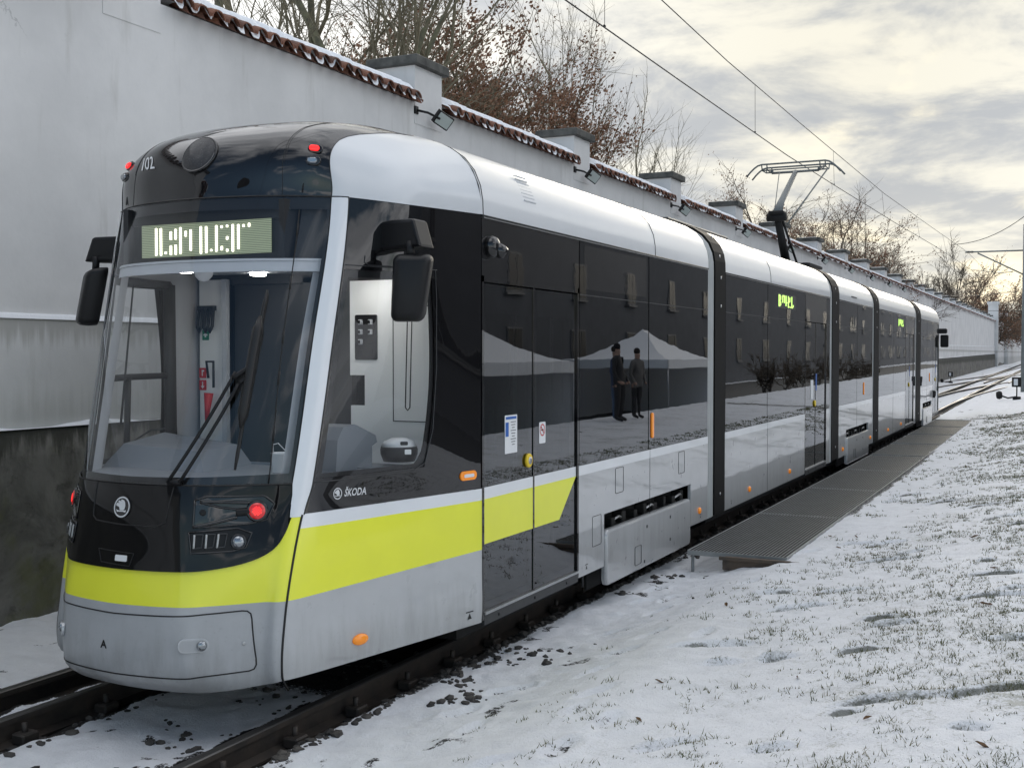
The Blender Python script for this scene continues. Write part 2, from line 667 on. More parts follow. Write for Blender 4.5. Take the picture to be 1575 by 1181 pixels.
def snow_mat():
    m = bpy.data.materials.new('snow_over_ballast_and_lawn')
    m.use_nodes = True
    t = NT(m.node_tree)
    b = t.n['Principled BSDF']
    tc = t.node('ShaderNodeTexCoord')
    P = tc.outputs['Object']
    at = t.node('ShaderNodeAttribute', attribute_name='bare')
    al = t.node('ShaderNodeAttribute', attribute_name='lawn')
    n = t.math('ADD', t.math('MULTIPLY', t.noise(P, 30, 4, .7), .5), t.math('MULTIPLY', t.noise(P, 85, 2, .6), .5))
    bare = t.ramp(t.math('ADD', at.outputs['Fac'], t.math('MULTIPLY', t.math('SUBTRACT', n, .5), 1.25)), .44, .62)
    s1 = t.noise(P, 6, 5, .6)
    snow = t.mix(t.ramp(s1, .35, .7), (.80, .815, .84), (.73, .745, .77))
    # lawn showing through thin snow in speckles
    g1 = t.noise(P, 1.6, 4, .6)
    g2 = t.noise(P, 75, 3, .7)
    g3 = t.noise(P, 15, 3, .6)
    gm = t.math('ADD', t.math('ADD', t.math('MULTIPLY', g1, .45), t.math('MULTIPLY', g3, .35)), t.math('MULTIPLY', g2, .62))
    gf = t.math('MULTIPLY', t.ramp(gm, .745, .86), al.outputs['Fac'])
    grass = t.mix(g3, (.15, .165, .075), (.28, .27, .17))
    c = t.mix(t.math('MULTIPLY', gf, .55), snow, grass)
    af = t.node('ShaderNodeAttribute', attribute_name='furrow')
    c = t.mix(t.ramp(t.math('ADD', af.outputs['Fac'], t.math('MULTIPLY', t.math('SUBTRACT', n, .5), .9)), .42, .72, 0, .75), c, (.040, .045, .020))
    bal = t.mix(t.noise(P, 60, 4, .7), (.006, .0055, .005), (.035, .032, .03))
    c = t.mix(bare, c, bal)
    t.put(b.inputs['Base Color'], c)
    b.inputs['Roughness'].default_value = .75
    b.inputs['Specular IOR Level'].default_value = .25
    bp = t.node('ShaderNodeBump')
    bp.inputs['Strength'].default_value = .75
    bp.inputs['Distance'].default_value = .025
    h_ = t.math('ADD', t.math('MULTIPLY', t.noise(P, 45, 5, .65), .7), t.math('MULTIPLY', t.noise(P, 160, 3, .7), .45))
    h_ = t.math('SUBTRACT', h_, t.math('MULTIPLY', gf, .4))
    t.put(bp.inputs['Height'], h_)
    t.put(b.inputs['Normal'], bp.outputs[0])
    return m


def build_ground():
    xs = np.concatenate([-8.3 - np.geomspace(400, .5, 14) + .4, np.linspace(-8.2, -5.9, 50), np.linspace(-5.86, -3.0, 150),
                         np.linspace(-2.97, 1.6, 150), 1.6 + np.geomspace(.1, 3.7, 22), np.array([6, 8, 14, 30, 80, 200, 420])])
    ys = np.concatenate([np.array([-120, -60, -30, -15, -6, 0, 2]), np.linspace(2.5, 12, 330), 12 + np.cumsum(np.geomspace(.03, .2, 250)),
                         ])
    ys = np.concatenate([ys, ys[-1] + np.cumsum(np.geomspace(.25, 60, 70))])
    X, Y = np.meshgrid(xs, ys)
    Z = gheight(X, Y)
    Z = np.where(X < -7.62, np.minimum(Z, grade(Y) - .02), Z)
    nx, ny = len(xs), len(ys)
    co = np.stack([X, Y, Z], -1).reshape(-1, 3)
    idx = np.arange(nx * ny).reshape(ny, nx)
    q = np.stack([idx[:-1, :-1], idx[:-1, 1:], idx[1:, 1:], idx[1:, :-1]], -1).reshape(-1, 4)
    me = bpy.data.meshes.new('snowy_ground')
    me.vertices.add(len(co))
    me.vertices.foreach_set('co', co.ravel())
    me.loops.add(q.size)
    me.loops.foreach_set('vertex_index', q.ravel())
    me.polygons.add(len(q))
    me.polygons.foreach_set('loop_start', np.arange(0, q.size, 4))
    me.polygons.foreach_set('loop_total', np.full(len(q), 4))
    me.polygons.foreach_set('use_smooth', np.ones(len(q), bool))
    a = me.attributes.new('bare', 'FLOAT', 'POINT')
    a.data.foreach_set('value', bareness(X, Y).astype(np.float32).ravel())
    l_ = sstep(X, -3.0, -1.2) * (.55 + .45 * sstep(X, -2, .5)) * np.ones_like(Y)
    l_ = np.where(X > 4.9, 0, l_)
    fu = np.zeros_like(Z)
    for (fx, fy, fl, fa, fh) in _FUR:
        ca, sa = math.cos(fa), math.sin(fa)
        p_ = (X - fx) * ca + (Y - fy) * sa
        q_ = -(X - fx) * sa + (Y - fy) * ca + .03 * np.sin(p_ * 7 + fx)
        fu = np.maximum(fu, np.exp(-(p_ / fl) ** 4 - ((q_ - .022) / .030) ** 2) * np.clip(.75 + 1.6 * fbm(X * 4, Y * 4, 3), 0, 1))
    a = me.attributes.new('furrow', 'FLOAT', 'POINT')
    a.data.foreach_set('value', fu.astype(np.float32).ravel())
    a = me.attributes.new('lawn', 'FLOAT', 'POINT')
    a.data.foreach_set('value', l_.astype(np.float32).ravel())
    me.update()
    me.validate()
    me.materials.append(snow_mat())
    o = bpy.data.objects.new('snowy_ground', me)
    COL.objects.link(o)
    tag(o, kind='structure')


build_ground()


def raw_mesh(name, co, faces, material, smooth=False):
    """faces: (n,k) int array"""
    me = bpy.data.meshes.new(name)
    co = np.asarray(co, float)
    k = faces.shape[1]
    me.vertices.add(len(co))
    me.vertices.foreach_set('co', co.ravel())
    me.loops.add(faces.size)
    me.loops.foreach_set('vertex_index', faces.ravel())
    me.polygons.add(len(faces))
    me.polygons.foreach_set('loop_start', np.arange(0, faces.size, k))
    me.polygons.foreach_set('loop_total', np.full(len(faces), k))
    me.polygons.foreach_set('use_smooth', np.full(len(faces), smooth))
    me.update()
    me.materials.append(material)
    o = bpy.data.objects.new(name, me)
    COL.objects.link(o)
    return o


def build_grass():
    m = mat('winter_grass', (.050, .075, .020), .7, col2=(.16, .14, .06), vscale=7)
    n = 90000
    y = 3.2 + 34 * RNG.random(n) ** 1.55
    x = -3.0 + (3.0 + 1.8) * RNG.random(n) ** .8
    dens = fbm(x * 1.2 + 9, y * 1.2, 3) + .9 * fbm(x * 5, y * 5, 3) + .30 * sstep(x, -2.7, -.4) - .17
    for (fx, fy, fl, fa, fh) in _FUR:
        ca, sa = math.cos(fa), math.sin(fa)
        p = (x - fx) * ca + (y - fy) * sa
        q_ = -(x - fx) * sa + (y - fy) * ca + .03 * np.sin(p * 7 + fx)
        dens = dens + .5 * np.exp(-(p / fl) ** 4 - ((q_ - .02) / .035) ** 2)
    keep = (dens + .62 * (RNG.random(n) - .5) > .17) & (x < -.02 * y + .6) & (x > -2.75 - .25 * RNG.random(n))
    keep &= ~((x < GX1 + .08) & (y > GY0 - .2) & (y < GY1 + .2))
    x, y = x[keep], y[keep]
    # every kept point is a small tuft of blades
    k = 3 + (RNG.random(len(x)) ** 2 * 9).astype(int)
    sz = (.5 + 1.0 * RNG.random(len(x)) ** 1.5)
    x, y, sz = np.repeat(x, k), np.repeat(y, k), np.repeat(sz, k)
    n = len(x)
    x = x + RNG.normal(0, .016, n) * sz
    y = y + RNG.normal(0, .016, n) * sz
    z = gheight(x, y) - .004
    L = (.016 + .020 * RNG.random(n)) * sz * (1 + .010 * y)
    az = RNG.random(n) * 2 * PI
    ti = .25 + 1.05 * RNG.random(n)
    dx, dy, dz = np.cos(az) * np.sin(ti), np.sin(az) * np.sin(ti), np.cos(ti)
    wv = (.0016 + .0014 * RNG.random(n)) * (1 + .06 * y)
    pa = RNG.random(n) * 2 * PI
    px, py = np.cos(pa) * wv, np.sin(pa) * wv
    b0 = np.stack([x - px, y - py, z], -1)
    b1 = np.stack([x + px, y + py, z], -1)
    t = np.stack([x + dx * L, y + dy * L, z + dz * L], -1)
    co = np.stack([b0, b1, t], 1).reshape(-1, 3)
    o = raw_mesh('grass', co, np.arange(len(co)).reshape(-1, 3), m)
    tag(o, 'short winter grass blades poking through the thin snow of the lawn', 'grass', kind='stuff')


build_grass()


def build_leaves():
    m = mat('fallen_leaf', (.16, .085, .035), .7, var=.4, vscale=20)
    first = None
    for k in range(16):
        y = 4.2 + 9 * random.random() ** 1.3
        x = -.04 * y + random.uniform(-2.0, .1)
        z = float(gheight(np.array([x]), np.array([y]))[0])
        if first is None:
            mb = MB()
            pts = [(-.5, 0, .0), (-.3, .12, .06), (0, .2, .10), (.3, .13, .05), (.55, 0, .0), (.3, -.14, .09), (0, -.2, .02), (-.3, -.12, .08)]
            mb.add([(a * .085, b * .085, .010 + c_ * .12) for a, b, c_ in pts] + [(0, 0, .006)], [(i, (i + 1) % 8, 8) for i in range(8)])
            first = mb.build('fallen_leaf', m, fixn=False)
            tag(first, 'small dry brown leaf lying on the thin snow of the lawn', 'leaf', 'dry leaves on the snowy lawn')
            o = first
        else:
            o = first.copy()
            COL.objects.link(o)
        s = random.uniform(.6, 1.2)
        o.location = (x, y, z)
        o.rotation_euler = (random.uniform(-.4, .4), random.uniform(-.4, .4), random.uniform(0, 6))
        o.scale = (s, s * random.uniform(.6, 1), s)


build_leaves()


def build_stones():
    m = mat('ballast_stone', (.022, .021, .020), .8, col2=(.075, .068, .06), vscale=9, bump=.4, bscale=60)
    bm = bmesh.new()
    bmesh.ops.create_icosphere(bm, subdivisions=1, radius=1)
    bv = np.array([v.co[:] for v in bm.verts])
    bf = np.array([[v.index for v in f.verts] for f in bm.faces])
    bm.free()
    n = 9500
    yy = 2.6 + 32 * RNG.random(n) ** 1.6
    kind = RNG.random(n)
    xx = np.where(kind < .55, XC + .84 + np.abs(RNG.normal(0, .30, n)), np.where(kind < .8, XC + RNG.uniform(-.6, .6, n), XC - 1.3 - np.abs(RNG.normal(0, .5, n))))
    cl = fbm(xx * 2.2, yy * 2.2, 3)
    near = np.abs(np.abs(xx - XC) - .7175) < .32
    keep = (xx < -2.45) & (xx > -7.3) & ((cl > .05) | near) & ~((xx > -3.45) & (yy > 10.7))
    keep &= ~((yy > 7) & (np.abs(xx - XC) < .5))
    keep &= (np.abs(np.abs(xx - XC) - .7175) > .09)
    xx, yy = xx[keep], yy[keep]
    n = len(xx)
    s = .010 + .024 * RNG.random(n) ** 2.4
    z = gheight(xx, yy)
    A = RNG.random((n, len(bv), 1)) * .5 + .75
    v = bv[None] * A * (s[:, None, None] * np.stack([.8 + .6 * RNG.random(n), .8 + .6 * RNG.random(n), .5 + .35 * RNG.random(n)], -1)[:, None, :])
    v = v + np.stack([xx, yy, z + s * .12], -1)[:, None, :]
    f = bf[None] + (np.arange(n) * len(bv))[:, None, None]
    # a few big ones on the shoulder
    o = raw_mesh('ballast_stones', v.reshape(-1, 3), f.reshape(-1, 3), m)
    tag(o, 'dark ballast stones poking through snow beside the rails', 'stones', kind='stuff')


build_stones()

# ---------------------------------------------------------------- track
M['rail'] = mat('rusty_dark_rail', (.030, .026, .023), .6, metal=.2, col2=(.055, .043, .034), vscale=6, bump=.2, bscale=40)
M['railhead'] = mat('worn_rail_head', (.16, .155, .15), .35, metal=.7, var=.4, vscale=5, stretch=(20, .6, 20))
M['sleeper'] = mat('concrete_sleeper', (.045, .043, .04), .9, var=.4)


def rail(mb, path):
    prof = [(-.07, -.165), (.07, -.165), (.07, -.15), (.012, -.13), (.010, -.045), (.034, -.036), (.034, -.006), (.026, 0), (-.026, 0), (-.034, -.006), (-.034, -.036), (-.010, -.045), (-.012, -.13), (-.07, -.15)]
    n = len(prof)
    vs = []
    for i, (x, y, z) in enumerate(path):
        a = path[max(i - 1, 0)]
        b = path[min(i + 1, len(path) - 1)]
        dx, dy = b[0] - a[0], b[1] - a[1]
        l_ = math.hypot(dx, dy)
        nx, ny = dy / l_, -dx / l_
        for (p, q) in prof:
            vs.append((x + nx * p, y + ny * p, z + q))
    for i in range(len(path) - 1):
        for k in range(n):
            k2 = (k + 1) % n
            mb.add([vs[i * n + k], vs[i * n + k2], vs[(i + 1) * n + k2], vs[(i + 1) * n + k]], [(0, 1, 2, 3)], 1 if k in (6, 7, 8) else 0)
    mb.add([vs[k] for k in range(n)], [tuple(range(n))])


def build_track():
    mb = MB()
    ys = list(np.arange(-6, 45, 3.0)) + list(np.arange(45, 260, 4.0))

    def main(off):
        return [(XC + off + .00012 * max(y - 60, 0) ** 2, y, float(grade(y))) for y in ys]
    for off in (-.7175, .7175):
        rail(mb, main(off))
    rail(mb, [(XC - 1.2, y, -.004) for y in np.arange(-6, 42, 2.0)])
    # short pieces: sleepers' fastenings
    y = 2.2
    while y < 40:
        for off in (-.7175, .7175):
            for s in (-1, 1):
                x = XC + off + s * .085
                mb.box(x - .045, x + .055, y - .06, y + .06, -.15, -.085, 0, .010)
                mb.tube([(x, y, -.11), (x, y, -.035)], .018, 6)
        mb.box(XC - 1.25, XC + 1.18, y - .12, y + .12, -.26, -.150, 2)
        y += .62
    o = mb.build('railway_track', [M['rail'], M['railhead'], M['sleeper']])
    tag(o, kind='structure')
    # turnouts beyond the tram
    mb = MB()
    yy = list(np.arange(44, 130, 2.0))

    def br(x0, y0, rad, off, end):
        pts = []
        for y in np.arange(y0, end, 2.0):
            d = y - y0
            pts.append((x0 + off + d * d / rad * (1 if d < 40 else 1), y, float(grade(y)) + .004))
        return pts
    for off in (-.7175, .7175):
        rail(mb, br(XC, 46, 520, off, 104))
        rail(mb, [(XC + off - 2.6 + 2.6 * float(sstep(y, 62, 104)), y, float(grade(y)) + .003) for y in np.arange(48, 130, 2.0)])
        rail(mb, [(XC + off + .8 + (y - 78) ** 2 / 420, y, float(grade(y)) + .006) for y in np.arange(78, 140, 2.0)])
    for y in np.arange(44, 100, .65):
        mb.box(XC - 1.2, XC + 1.4 + .02 * (y - 44), y - .1, y + .1, float(grade(y)) - .2, float(grade(y)) - .135, 2)
    o = mb.build('turnout_track', [M['rail'], M['railhead'], M['sleeper']])
    tag(o, kind='structure')


build_track()

# ---------------------------------------------------------------- grating platform


def build_grating():
    t = thing('grating_platform', 'galvanised steel grating walkway lying beside the tram at the edge of the snowy lawn', 'platform', (GX0, GY0, .15))
    gm = mat('galvanised_steel', (.33, .34, .335), .5, metal=.2, var=.25, vscale=5)
    mb = MB()
    n = 27
    z1 = .155
    segs = 8
    for i in range(n + 1):
        x = GX0 + (GX1 - GX0) * i / n
        for k in range(segs):
            ya = GY0 + (GY1 - GY0) * k / segs + .01
            yb = GY0 + (GY1 - GY0) * (k + 1) / segs - .01
            mb.box(x - .0042, x + .0042, ya, yb, z1 - .032 + float(grade(ya)), z1 + float(grade(ya)))
    y = GY0 + .05
    while y < GY1:
        mb.box(GX0, GX1, y - .003, y + .003, z1 - .032 + float(grade(y)), z1 - .024 + float(grade(y)))
        y += .20
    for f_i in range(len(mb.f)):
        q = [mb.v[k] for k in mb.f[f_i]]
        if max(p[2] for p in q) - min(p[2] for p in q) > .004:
            mb.m[f_i] = 1  # bar sides painted darker for shade in the gaps, below worn bright tops
    mb.build('grating', [gm, mat('shaded_bar_side', (.075, .077, .075), .6, metal=.3, var=.3, vscale=6)], t)
    mb = MB()
    for x in (GX0 - .006, GX1 + .006):
        mb.box(x - .004, x + .004, GY0, GY1, .118, .158)
    for k in range(segs + 1):
        y = GY0 + (GY1 - GY0) * k / segs
        mb.box(GX0 - .002, GX1 + .002, y - .004, y + .004, .112 + float(grade(y)), .157 + float(grade(y)))
    mb.build('edge_frame', gm, t)
    rust = mat('rusty_steel_plate', (.075, .06, .048), .75, col2=(.12, .085, .06), vscale=8, bump=.3, bscale=50)
    mb = MB()
    mb.box(-2.93, -1.98, 10.70, 10.815, .02, .135, 0, .006)
    mb.box(-2.96, -1.98, 10.68, 10.70, .115, .15, 0, .004)
    mb.build('end_kerb', rust, t)
    for (x, y) in ((-3.28, 10.9), (-3.28, 13.8), (-3.28, 16.7), (-3.28, 19.6)):
        MB().tube([(x, y, -.16), (x, y, .115)], .016, 8).build('support_leg', gm, t)
    # path strip at the far end
    mb = MB()
    ya = 35.1
    mb.grid(lambda a, b: (-2.45 + 5 * a, ya + b * .28 + .35 * a, float(gheight(np.array([-2.45 + 5 * a]), np.array([ya + b * .28 + .35 * a]))[0]) + .02), 30, 2)
    o = mb.build('footpath', mat('wet_concrete_path', (.12, .12, .105), .8, var=.3, vscale=4), fixn=False)
    tag(o, kind='structure')


build_grating()

# ---------------------------------------------------------------- boundary wall
WX = -7.5


def plaster_mat():
    m = bpy.data.materials.new('grey_white_plaster')
    m.use_nodes = True
    t = NT(m.node_tree)
    b = t.n['Principled BSDF']
    tc = t.node('ShaderNodeTexCoord')
    P = tc.outputs['Object']
    mp = t.node('ShaderNodeMapping')
    mp.inputs['Scale'].default_value = (1, 1.6, .22)
    t.put(mp.inputs[0], P)
    a = t.noise(P, .8, 6, .6)
    c = t.mix(t.ramp(a, .3, .7), (.645, .64, .63), (.76, .752, .738))
    s = t.noise(mp.outputs[0], 2.2, 6, .65)
    c = t.mix(t.ramp(s, .54, .76, 0, .6), c, (.50, .49, .46))
    sp = t.node('ShaderNodeSeparateXYZ')
    t.put(sp.inputs[0], P)
    mp2 = t.node('ShaderNodeMapping')
    mp2.inputs['Scale'].default_value = (1, 7, .25)
    t.put(mp2.inputs[0], P)
    dr = t.noise(mp2.outputs[0], 1.6, 4, .7)
    # streaks of washed dirt below the ledge and just above the plinth
    zz = t.math('ADD', sp.outputs[2], t.math('MULTIPLY', t.math('SUBTRACT', dr, .5), .55))
    ledge = t.math('MULTIPLY', t.ramp(zz, 2.12, 2.3), t.math('LESS_THAN', sp.outputs[2], 2.362))
    c = t.mix(t.math('MULTIPLY', ledge, .75), c, (.42, .41, .38))
    foot = t.ramp(zz, 1.46, 1.85, .75, 0)
    c = t.mix(foot, c, (.50, .50, .48))
    f2 = t.noise(P, 14, 5, .7)
    c = t.mix(t.ramp(f2, .62, .8, 0, .25), c, (.47, .46, .43))
    vn = t.node('ShaderNodeTexVoronoi', feature='DISTANCE_TO_EDGE')
    mp3 = t.node('ShaderNodeMapping')
    mp3.inputs['Scale'].default_value = (.4, .42, .16)
    t.put(mp3.inputs[0], t.vmath('ADD', P, t.vmath('MULTIPLY', t.noise(P, 2.5, 5, .7, out=1), (.5, .5, .5))))
    t.put(vn.inputs['Vector'], mp3.outputs[0])
    vn.inputs['Scale'].default_value = 1.0
    crack = t.math('MULTIPLY', t.ramp(vn.outputs['Distance'], .0, .0035, 1, 0), t.ramp(t.noise(P, .7, 2, .5), .60, .68))
    c = t.mix(t.math('MULTIPLY', crack, .5), c, (.25, .25, .24))
    t.put(b.inputs['Base Color'], c)
    b.inputs['Roughness'].default_value = .9
    b.inputs['Specular IOR Level'].default_value = .2
    bp = t.node('ShaderNodeBump')
    bp.inputs['Strength'].default_value = .25
    bp.inputs['Distance'].default_value = .01
    t.put(bp.inputs['Height'], t.math('ADD', t.noise(P, 9, 6, .6), t.math('MULTIPLY', t.noise(P, 1.3, 3, .5), 1.6)))
    t.put(b.inputs['Normal'], bp.outputs[0])
    return m


def plinth_mat():
    m = bpy.data.materials.new('mossy_dark_concrete')
    m.use_nodes = True
    t = NT(m.node_tree)
    b = t.n['Principled BSDF']
    tc = t.node('ShaderNodeTexCoord')
    P = tc.outputs['Object']
    a = t.noise(P, 1.7, 7, .65, .6)
    c = t.mix(t.ramp(a, .3, .68), (.075, .072, .062), (.21, .20, .18))
    k = t.noise(P, 5.5, 6, .7, .4)
    c = t.mix(t.ramp(k, .50, .72, 0, .7), c, (.038, .036, .030))
    g = t.noise(t.vmath('ADD', P, (4, 2, 7)), 1.1, 5, .65, .5)
    c = t.mix(t.ramp(g, .54, .70, 0, .6), c, (.12, .125, .045))
    mp = t.node('ShaderNodeMapping')
    mp.inputs['Scale'].default_value = (1, 3, .35)
    t.put(mp.inputs[0], P)
    sp = t.node('ShaderNodeSeparateXYZ')
    t.put(sp.inputs[0], P)
    d = t.math('ADD', sp.outputs[2], t.math('MULTIPLY', t.math('SUBTRACT', t.noise(mp.outputs[0], 2.3, 5, .7), .5), .8))
    c = t.mix(t.ramp(d, 1.28, 1.45, 0, .85), c, (.024, .025, .017))
    w_ = t.noise(mp.outputs[0], 3.3, 5, .7)
    c = t.mix(t.ramp(w_, .60, .74, 0, .45), c, (.21, .21, .20))
    t.put(b.inputs['Base Color'], c)
    b.inputs['Roughness'].default_value = .85
    bp = t.node('ShaderNodeBump')
    bp.inputs['Strength'].default_value = .5
    bp.inputs['Distance'].default_value = .03
    t.put(bp.inputs['Height'], t.noise(P, 7, 7, .68))
    t.put(b.inputs['Normal'], bp.outputs[0])
    return m


M['plaster'] = plaster_mat()
M['plinth'] = plinth_mat()
M['snow'] = mat('lying_snow', (.80, .815, .84), .7, bump=.4, bscale=25, bdist=.02)
M['tile'] = mat('terracotta_roof_tile', (.22, .085, .045), .75, col2=(.10, .05, .035), vscale=4, bump=.2, bscale=50)
M['cap'] = mat('dark_weathered_cap', (.045, .046, .043), .8, col2=(.11, .11, .10), vscale=5, bump=.3, bscale=30)

P0, PS, PW = 12.63, 5.25, .84          # first pillar, spacing, width along the wall
NPIL = 25


def tile_strip(nt=20):
    """eave of barrel tiles and the snow on it, local: y 0..len, x 0 at wall face, z 0 at wall top"""
    ln = PS - PW
    p = ln / nt
    tile = MB()
    snow = MB()
    for i in range(nt):
        yc = (i + .5) * p
        jx = random.uniform(-.012, .012)
        jz = random.uniform(-.008, .008)
        r = p * .45
        n = 8

        def ring(x, z, rr, th):
            out = []
            for k in range(n + 1):
                a = PI * k / n
                out.append((x, yc + rr * math.cos(a), z + rr * .85 * math.sin(a)))
            for k in range(n, -1, -1):
                a = PI * k / n
                out.append((x, yc + (rr - th) * math.cos(a), z + (rr - th) * .85 * math.sin(a)))
            return out
        a0 = ring(.17 + jx, .0 + jz, r, .016)
        a1 = ring(-.42, .25, r * .85, .016)
        m_ = len(a0)
        tile.add(a0 + a1, [(k, (k + 1) % m_, m_ + (k + 1) % m_, m_ + k) for k in range(m_)] + [tuple(range(m_))], 0)
        # under-tile (pan) between covers
        b0 = []
        for k in range(n + 1):
            a = PI + PI * k / n
            b0.append((.13, yc + p / 2 + r * .8 * math.cos(a), -.005 + r * .6 * math.sin(a) + .02))
        b1 = [(-.42, q[1], q[2] + .235) for q in b0]
        tile.add(b0 + b1, [(k, k + 1, n + 2 + k, n + 1 + k) for k in range(n)], 0)
    # snow: lies on the covers, thick in the pans
    nu = nt * 10

    def sf(a, b):
        y = a * ln
        ph = math.cos(2 * PI * (y / p - .5))
        h_ = .022 + .052 * max(ph, -.75) + .018 * math.sin(y * 5.1) * .5
        ed = .150 + .012 * math.sin(y * 23.0) + .012 * math.sin(y * 51.0) - .02 * ph
        x = ed - b * (ed + .42)
        z = .25 * (.17 - x) / .59 + h_ + .056
        if b == 0:
            z -= .056 + .012 * (1 - ph)
        return (x, y, z)
    snow.grid(sf, nu, 6)
    ridge = MB()
    ridge.tube([(-.44, 0, .275), (-.44, ln, .275)], .075, 10)
    return tile, snow, ridge


def build_wall():
    t = thing('boundary_wall', 'long grey plastered wall with tile coping, square pillars and a mossy dark concrete plinth', 'wall', (WX, 0, 0))
    mb = MB()
    YE = P0 + PS * NPIL
    ys = [-14, 0] + list(np.arange(5, 20, .5)) + list(np.arange(20, YE + 6, 5.25))

    def body(a, b):
        return None
    prof = [(0, 1.40), (0, 2.30), (0, 2.355), (-.045, 2.372), (-.045, 5.27)]
    for i in range(len(ys) - 1):
        for k in range(len(prof) - 1):
            q = []
            for (yy, kk) in ((ys[i], k), (ys[i + 1], k), (ys[i + 1], k + 1), (ys[i], k + 1)):
                q.append((WX + prof[kk][0] + .05, yy, prof[kk][1] + float(grade(yy)) * .9))
            mb.add(q, [(0, 1, 2, 3)])
    y0, y1 = ys[0], ys[-1]
    g1 = float(grade(y1)) * .9
    mb.add([(WX, y0, 0), (WX - .75, y0, 0), (WX - .75, y0, 5.27), (WX, y0, 5.27)], [(0, 1, 2, 3)])
    mb.add([(WX, y1, 0), (WX - .75, y1, 0), (WX - .75, y1, 5.27 + g1), (WX, y1, 5.27 + g1)], [(0, 1, 2, 3)])
    mb.add([(WX - .75, y0, 0), (WX - .75, y1, 0), (WX - .75, y1, 5.27 + g1), (WX - .75, y0, 5.27)], [(0, 1, 2, 3)])
    mb.add([(WX, y0, 5.27), (WX, y1, 5.27 + g1), (WX - .75, y1, 5.27 + g1), (WX - .75, y0, 5.27)], [(0, 1, 2, 3)])
    mb.build('plastered_face', M['plaster'], t, fixn=False)
    # plinth, slightly battered and uneven
    mb = MB()
    ysn = np.concatenate([np.linspace(-14, 5, 20), np.linspace(5.2, 12, 90), np.linspace(12.5, YE + 90, 70)])

    def pl(a, b):
        y = float(np.interp(a * (len(ysn) - 1), range(len(ysn)), ysn))
        g = float(grade(y))
        nse = float(fbm(np.array([y * 1.1]), np.array([b * 3.0]), 3)[0])
        if b <= .8:
            z = -.25 + (1.47 + .25) * b / .8
            x = WX + .16 - .05 * (z / 1.5) + .035 * nse
        else:
            z = 1.47 + .02 * (b - .8) / .2 + .03 * nse
            x = WX + .11 - .12 * (b - .8) / .2
        return (x, y, z + g)
    mb.grid(pl, len(ysn) - 1, 10)
    mb.build('plinth', M['plinth'], t, fixn=False)
    # snow lying on ledge and plinth
    mb = MB()
    yl = np.concatenate([np.linspace(-14, 5.5, 12), np.linspace(5.6, 14, 120), np.linspace(14.5, YE, 50)])

    def sl(zb, x0, x1, thr):
        def f(a, b):
            y = float(np.interp(a * (len(yl) - 1), range(len(yl)), yl))
            nn = float(fbm(np.array([y * 1.7 + zb]), np.array([zb * 7]), 4)[0])
            h_ = max(0.0, min(.035, .022 + (nn - thr) * .12))
            xx = x0 + (x1 - x0) * b
            prof_ = math.sin(PI * min(1, b + .02)) if 0 < b < 1 else 0
            return (xx, y, zb - .006 + h_ * prof_ * 1.3 + float(grade(y)) * (.9 if zb > 2 else 1))
        return f
    mb.grid(sl(2.362, WX + .065, WX - .02, -.12), len(yl) - 1, 6)
    mb.grid(sl(1.49, WX + .125, WX + .03, .03), len(yl) - 1, 6)
    mb.build('ledge_snow', M['snow'], t, fixn=False)
    # pillars and tile copings
    tile, snow, ridge = tile_strip()
    first = None
    for i in range(-3, NPIL):
        yp = P0 + PS * i
        g = float(grade(yp)) * .9
        zj = .0
        pm = MB()
        pm.box(WX - .60, WX + .012, yp + .07, yp + PW - .07, 5.0 + g, 5.735 + g, 0)
        po = pm.build('pillar', M['plaster'], t)
        cm = MB()
        cm.box(WX - .68, WX + .085, yp, yp + PW + .02, 5.735 + g, 5.86 + g, 0, .012)
        cm.build('pillar_cap', M['cap'], po)
        sm_ = MB()
        sm_.grid(lambda a, b: (WX - .66 + .72 * a, yp + .02 + (PW - .02) * b, 5.857 + g + .024 * (1 if 0 < a < 1 and 0 < b < 1 else 0)), 6, 6)
        sm_.build('cap_snow', M['snow'], po, fixn=False)
        if first is None:
            off = (WX + .005, yp + PW, 5.27 + g)
            objs = []
            for nm, mbx, mt in (('tile_coping', tile, M['tile']), ('coping_snow', snow, M['snow']), ('ridge_snow', ridge, M['snow'])):
                mbx.v = [(a + off[0], b + off[1], c_ + off[2]) for a, b, c_ in mbx.v]
                objs.append(mbx.build(nm, mt, t, fixn=(nm == 'tile_coping')))
            first = (objs, off)
        else:
            for o in first[0]:
                c = o.copy()
                COL.objects.link(c)
                c.parent = t
                c.location = (0, yp + PW - first[1][1], 5.27 + g - first[1][2])
                c.rotation_euler = (0, 0, 0)
    # tall end pillar and the lower wall beyond it
    ye = P0 + PS * NPIL
    g = float(grade(ye))
    mb = MB()
    mb.box(WX - .7, WX + .35, ye, ye + 1.6, 0, 7.2 + g)
    mb.box(WX - .8, WX + .45, ye - .1, ye + 1.7, 7.2 + g, 7.5 + g)
    mb.build('end_pillar', M['plaster'], t)
    mb = MB()
    mb.box(WX - .7, WX + .15, ye + 1.6, ye + 20, 0, 6.6 + g)
    mb.box(WX - .7, WX + .5, ye + 20, ye + 21.5, 0, 6.9 + g)
    mb.box(WX - .6, WX + .6, ye + 21.5, ye + 90, 0, 5.0 + g)
    mb.build('far_wall_face', M['plaster'], t)


build_wall()

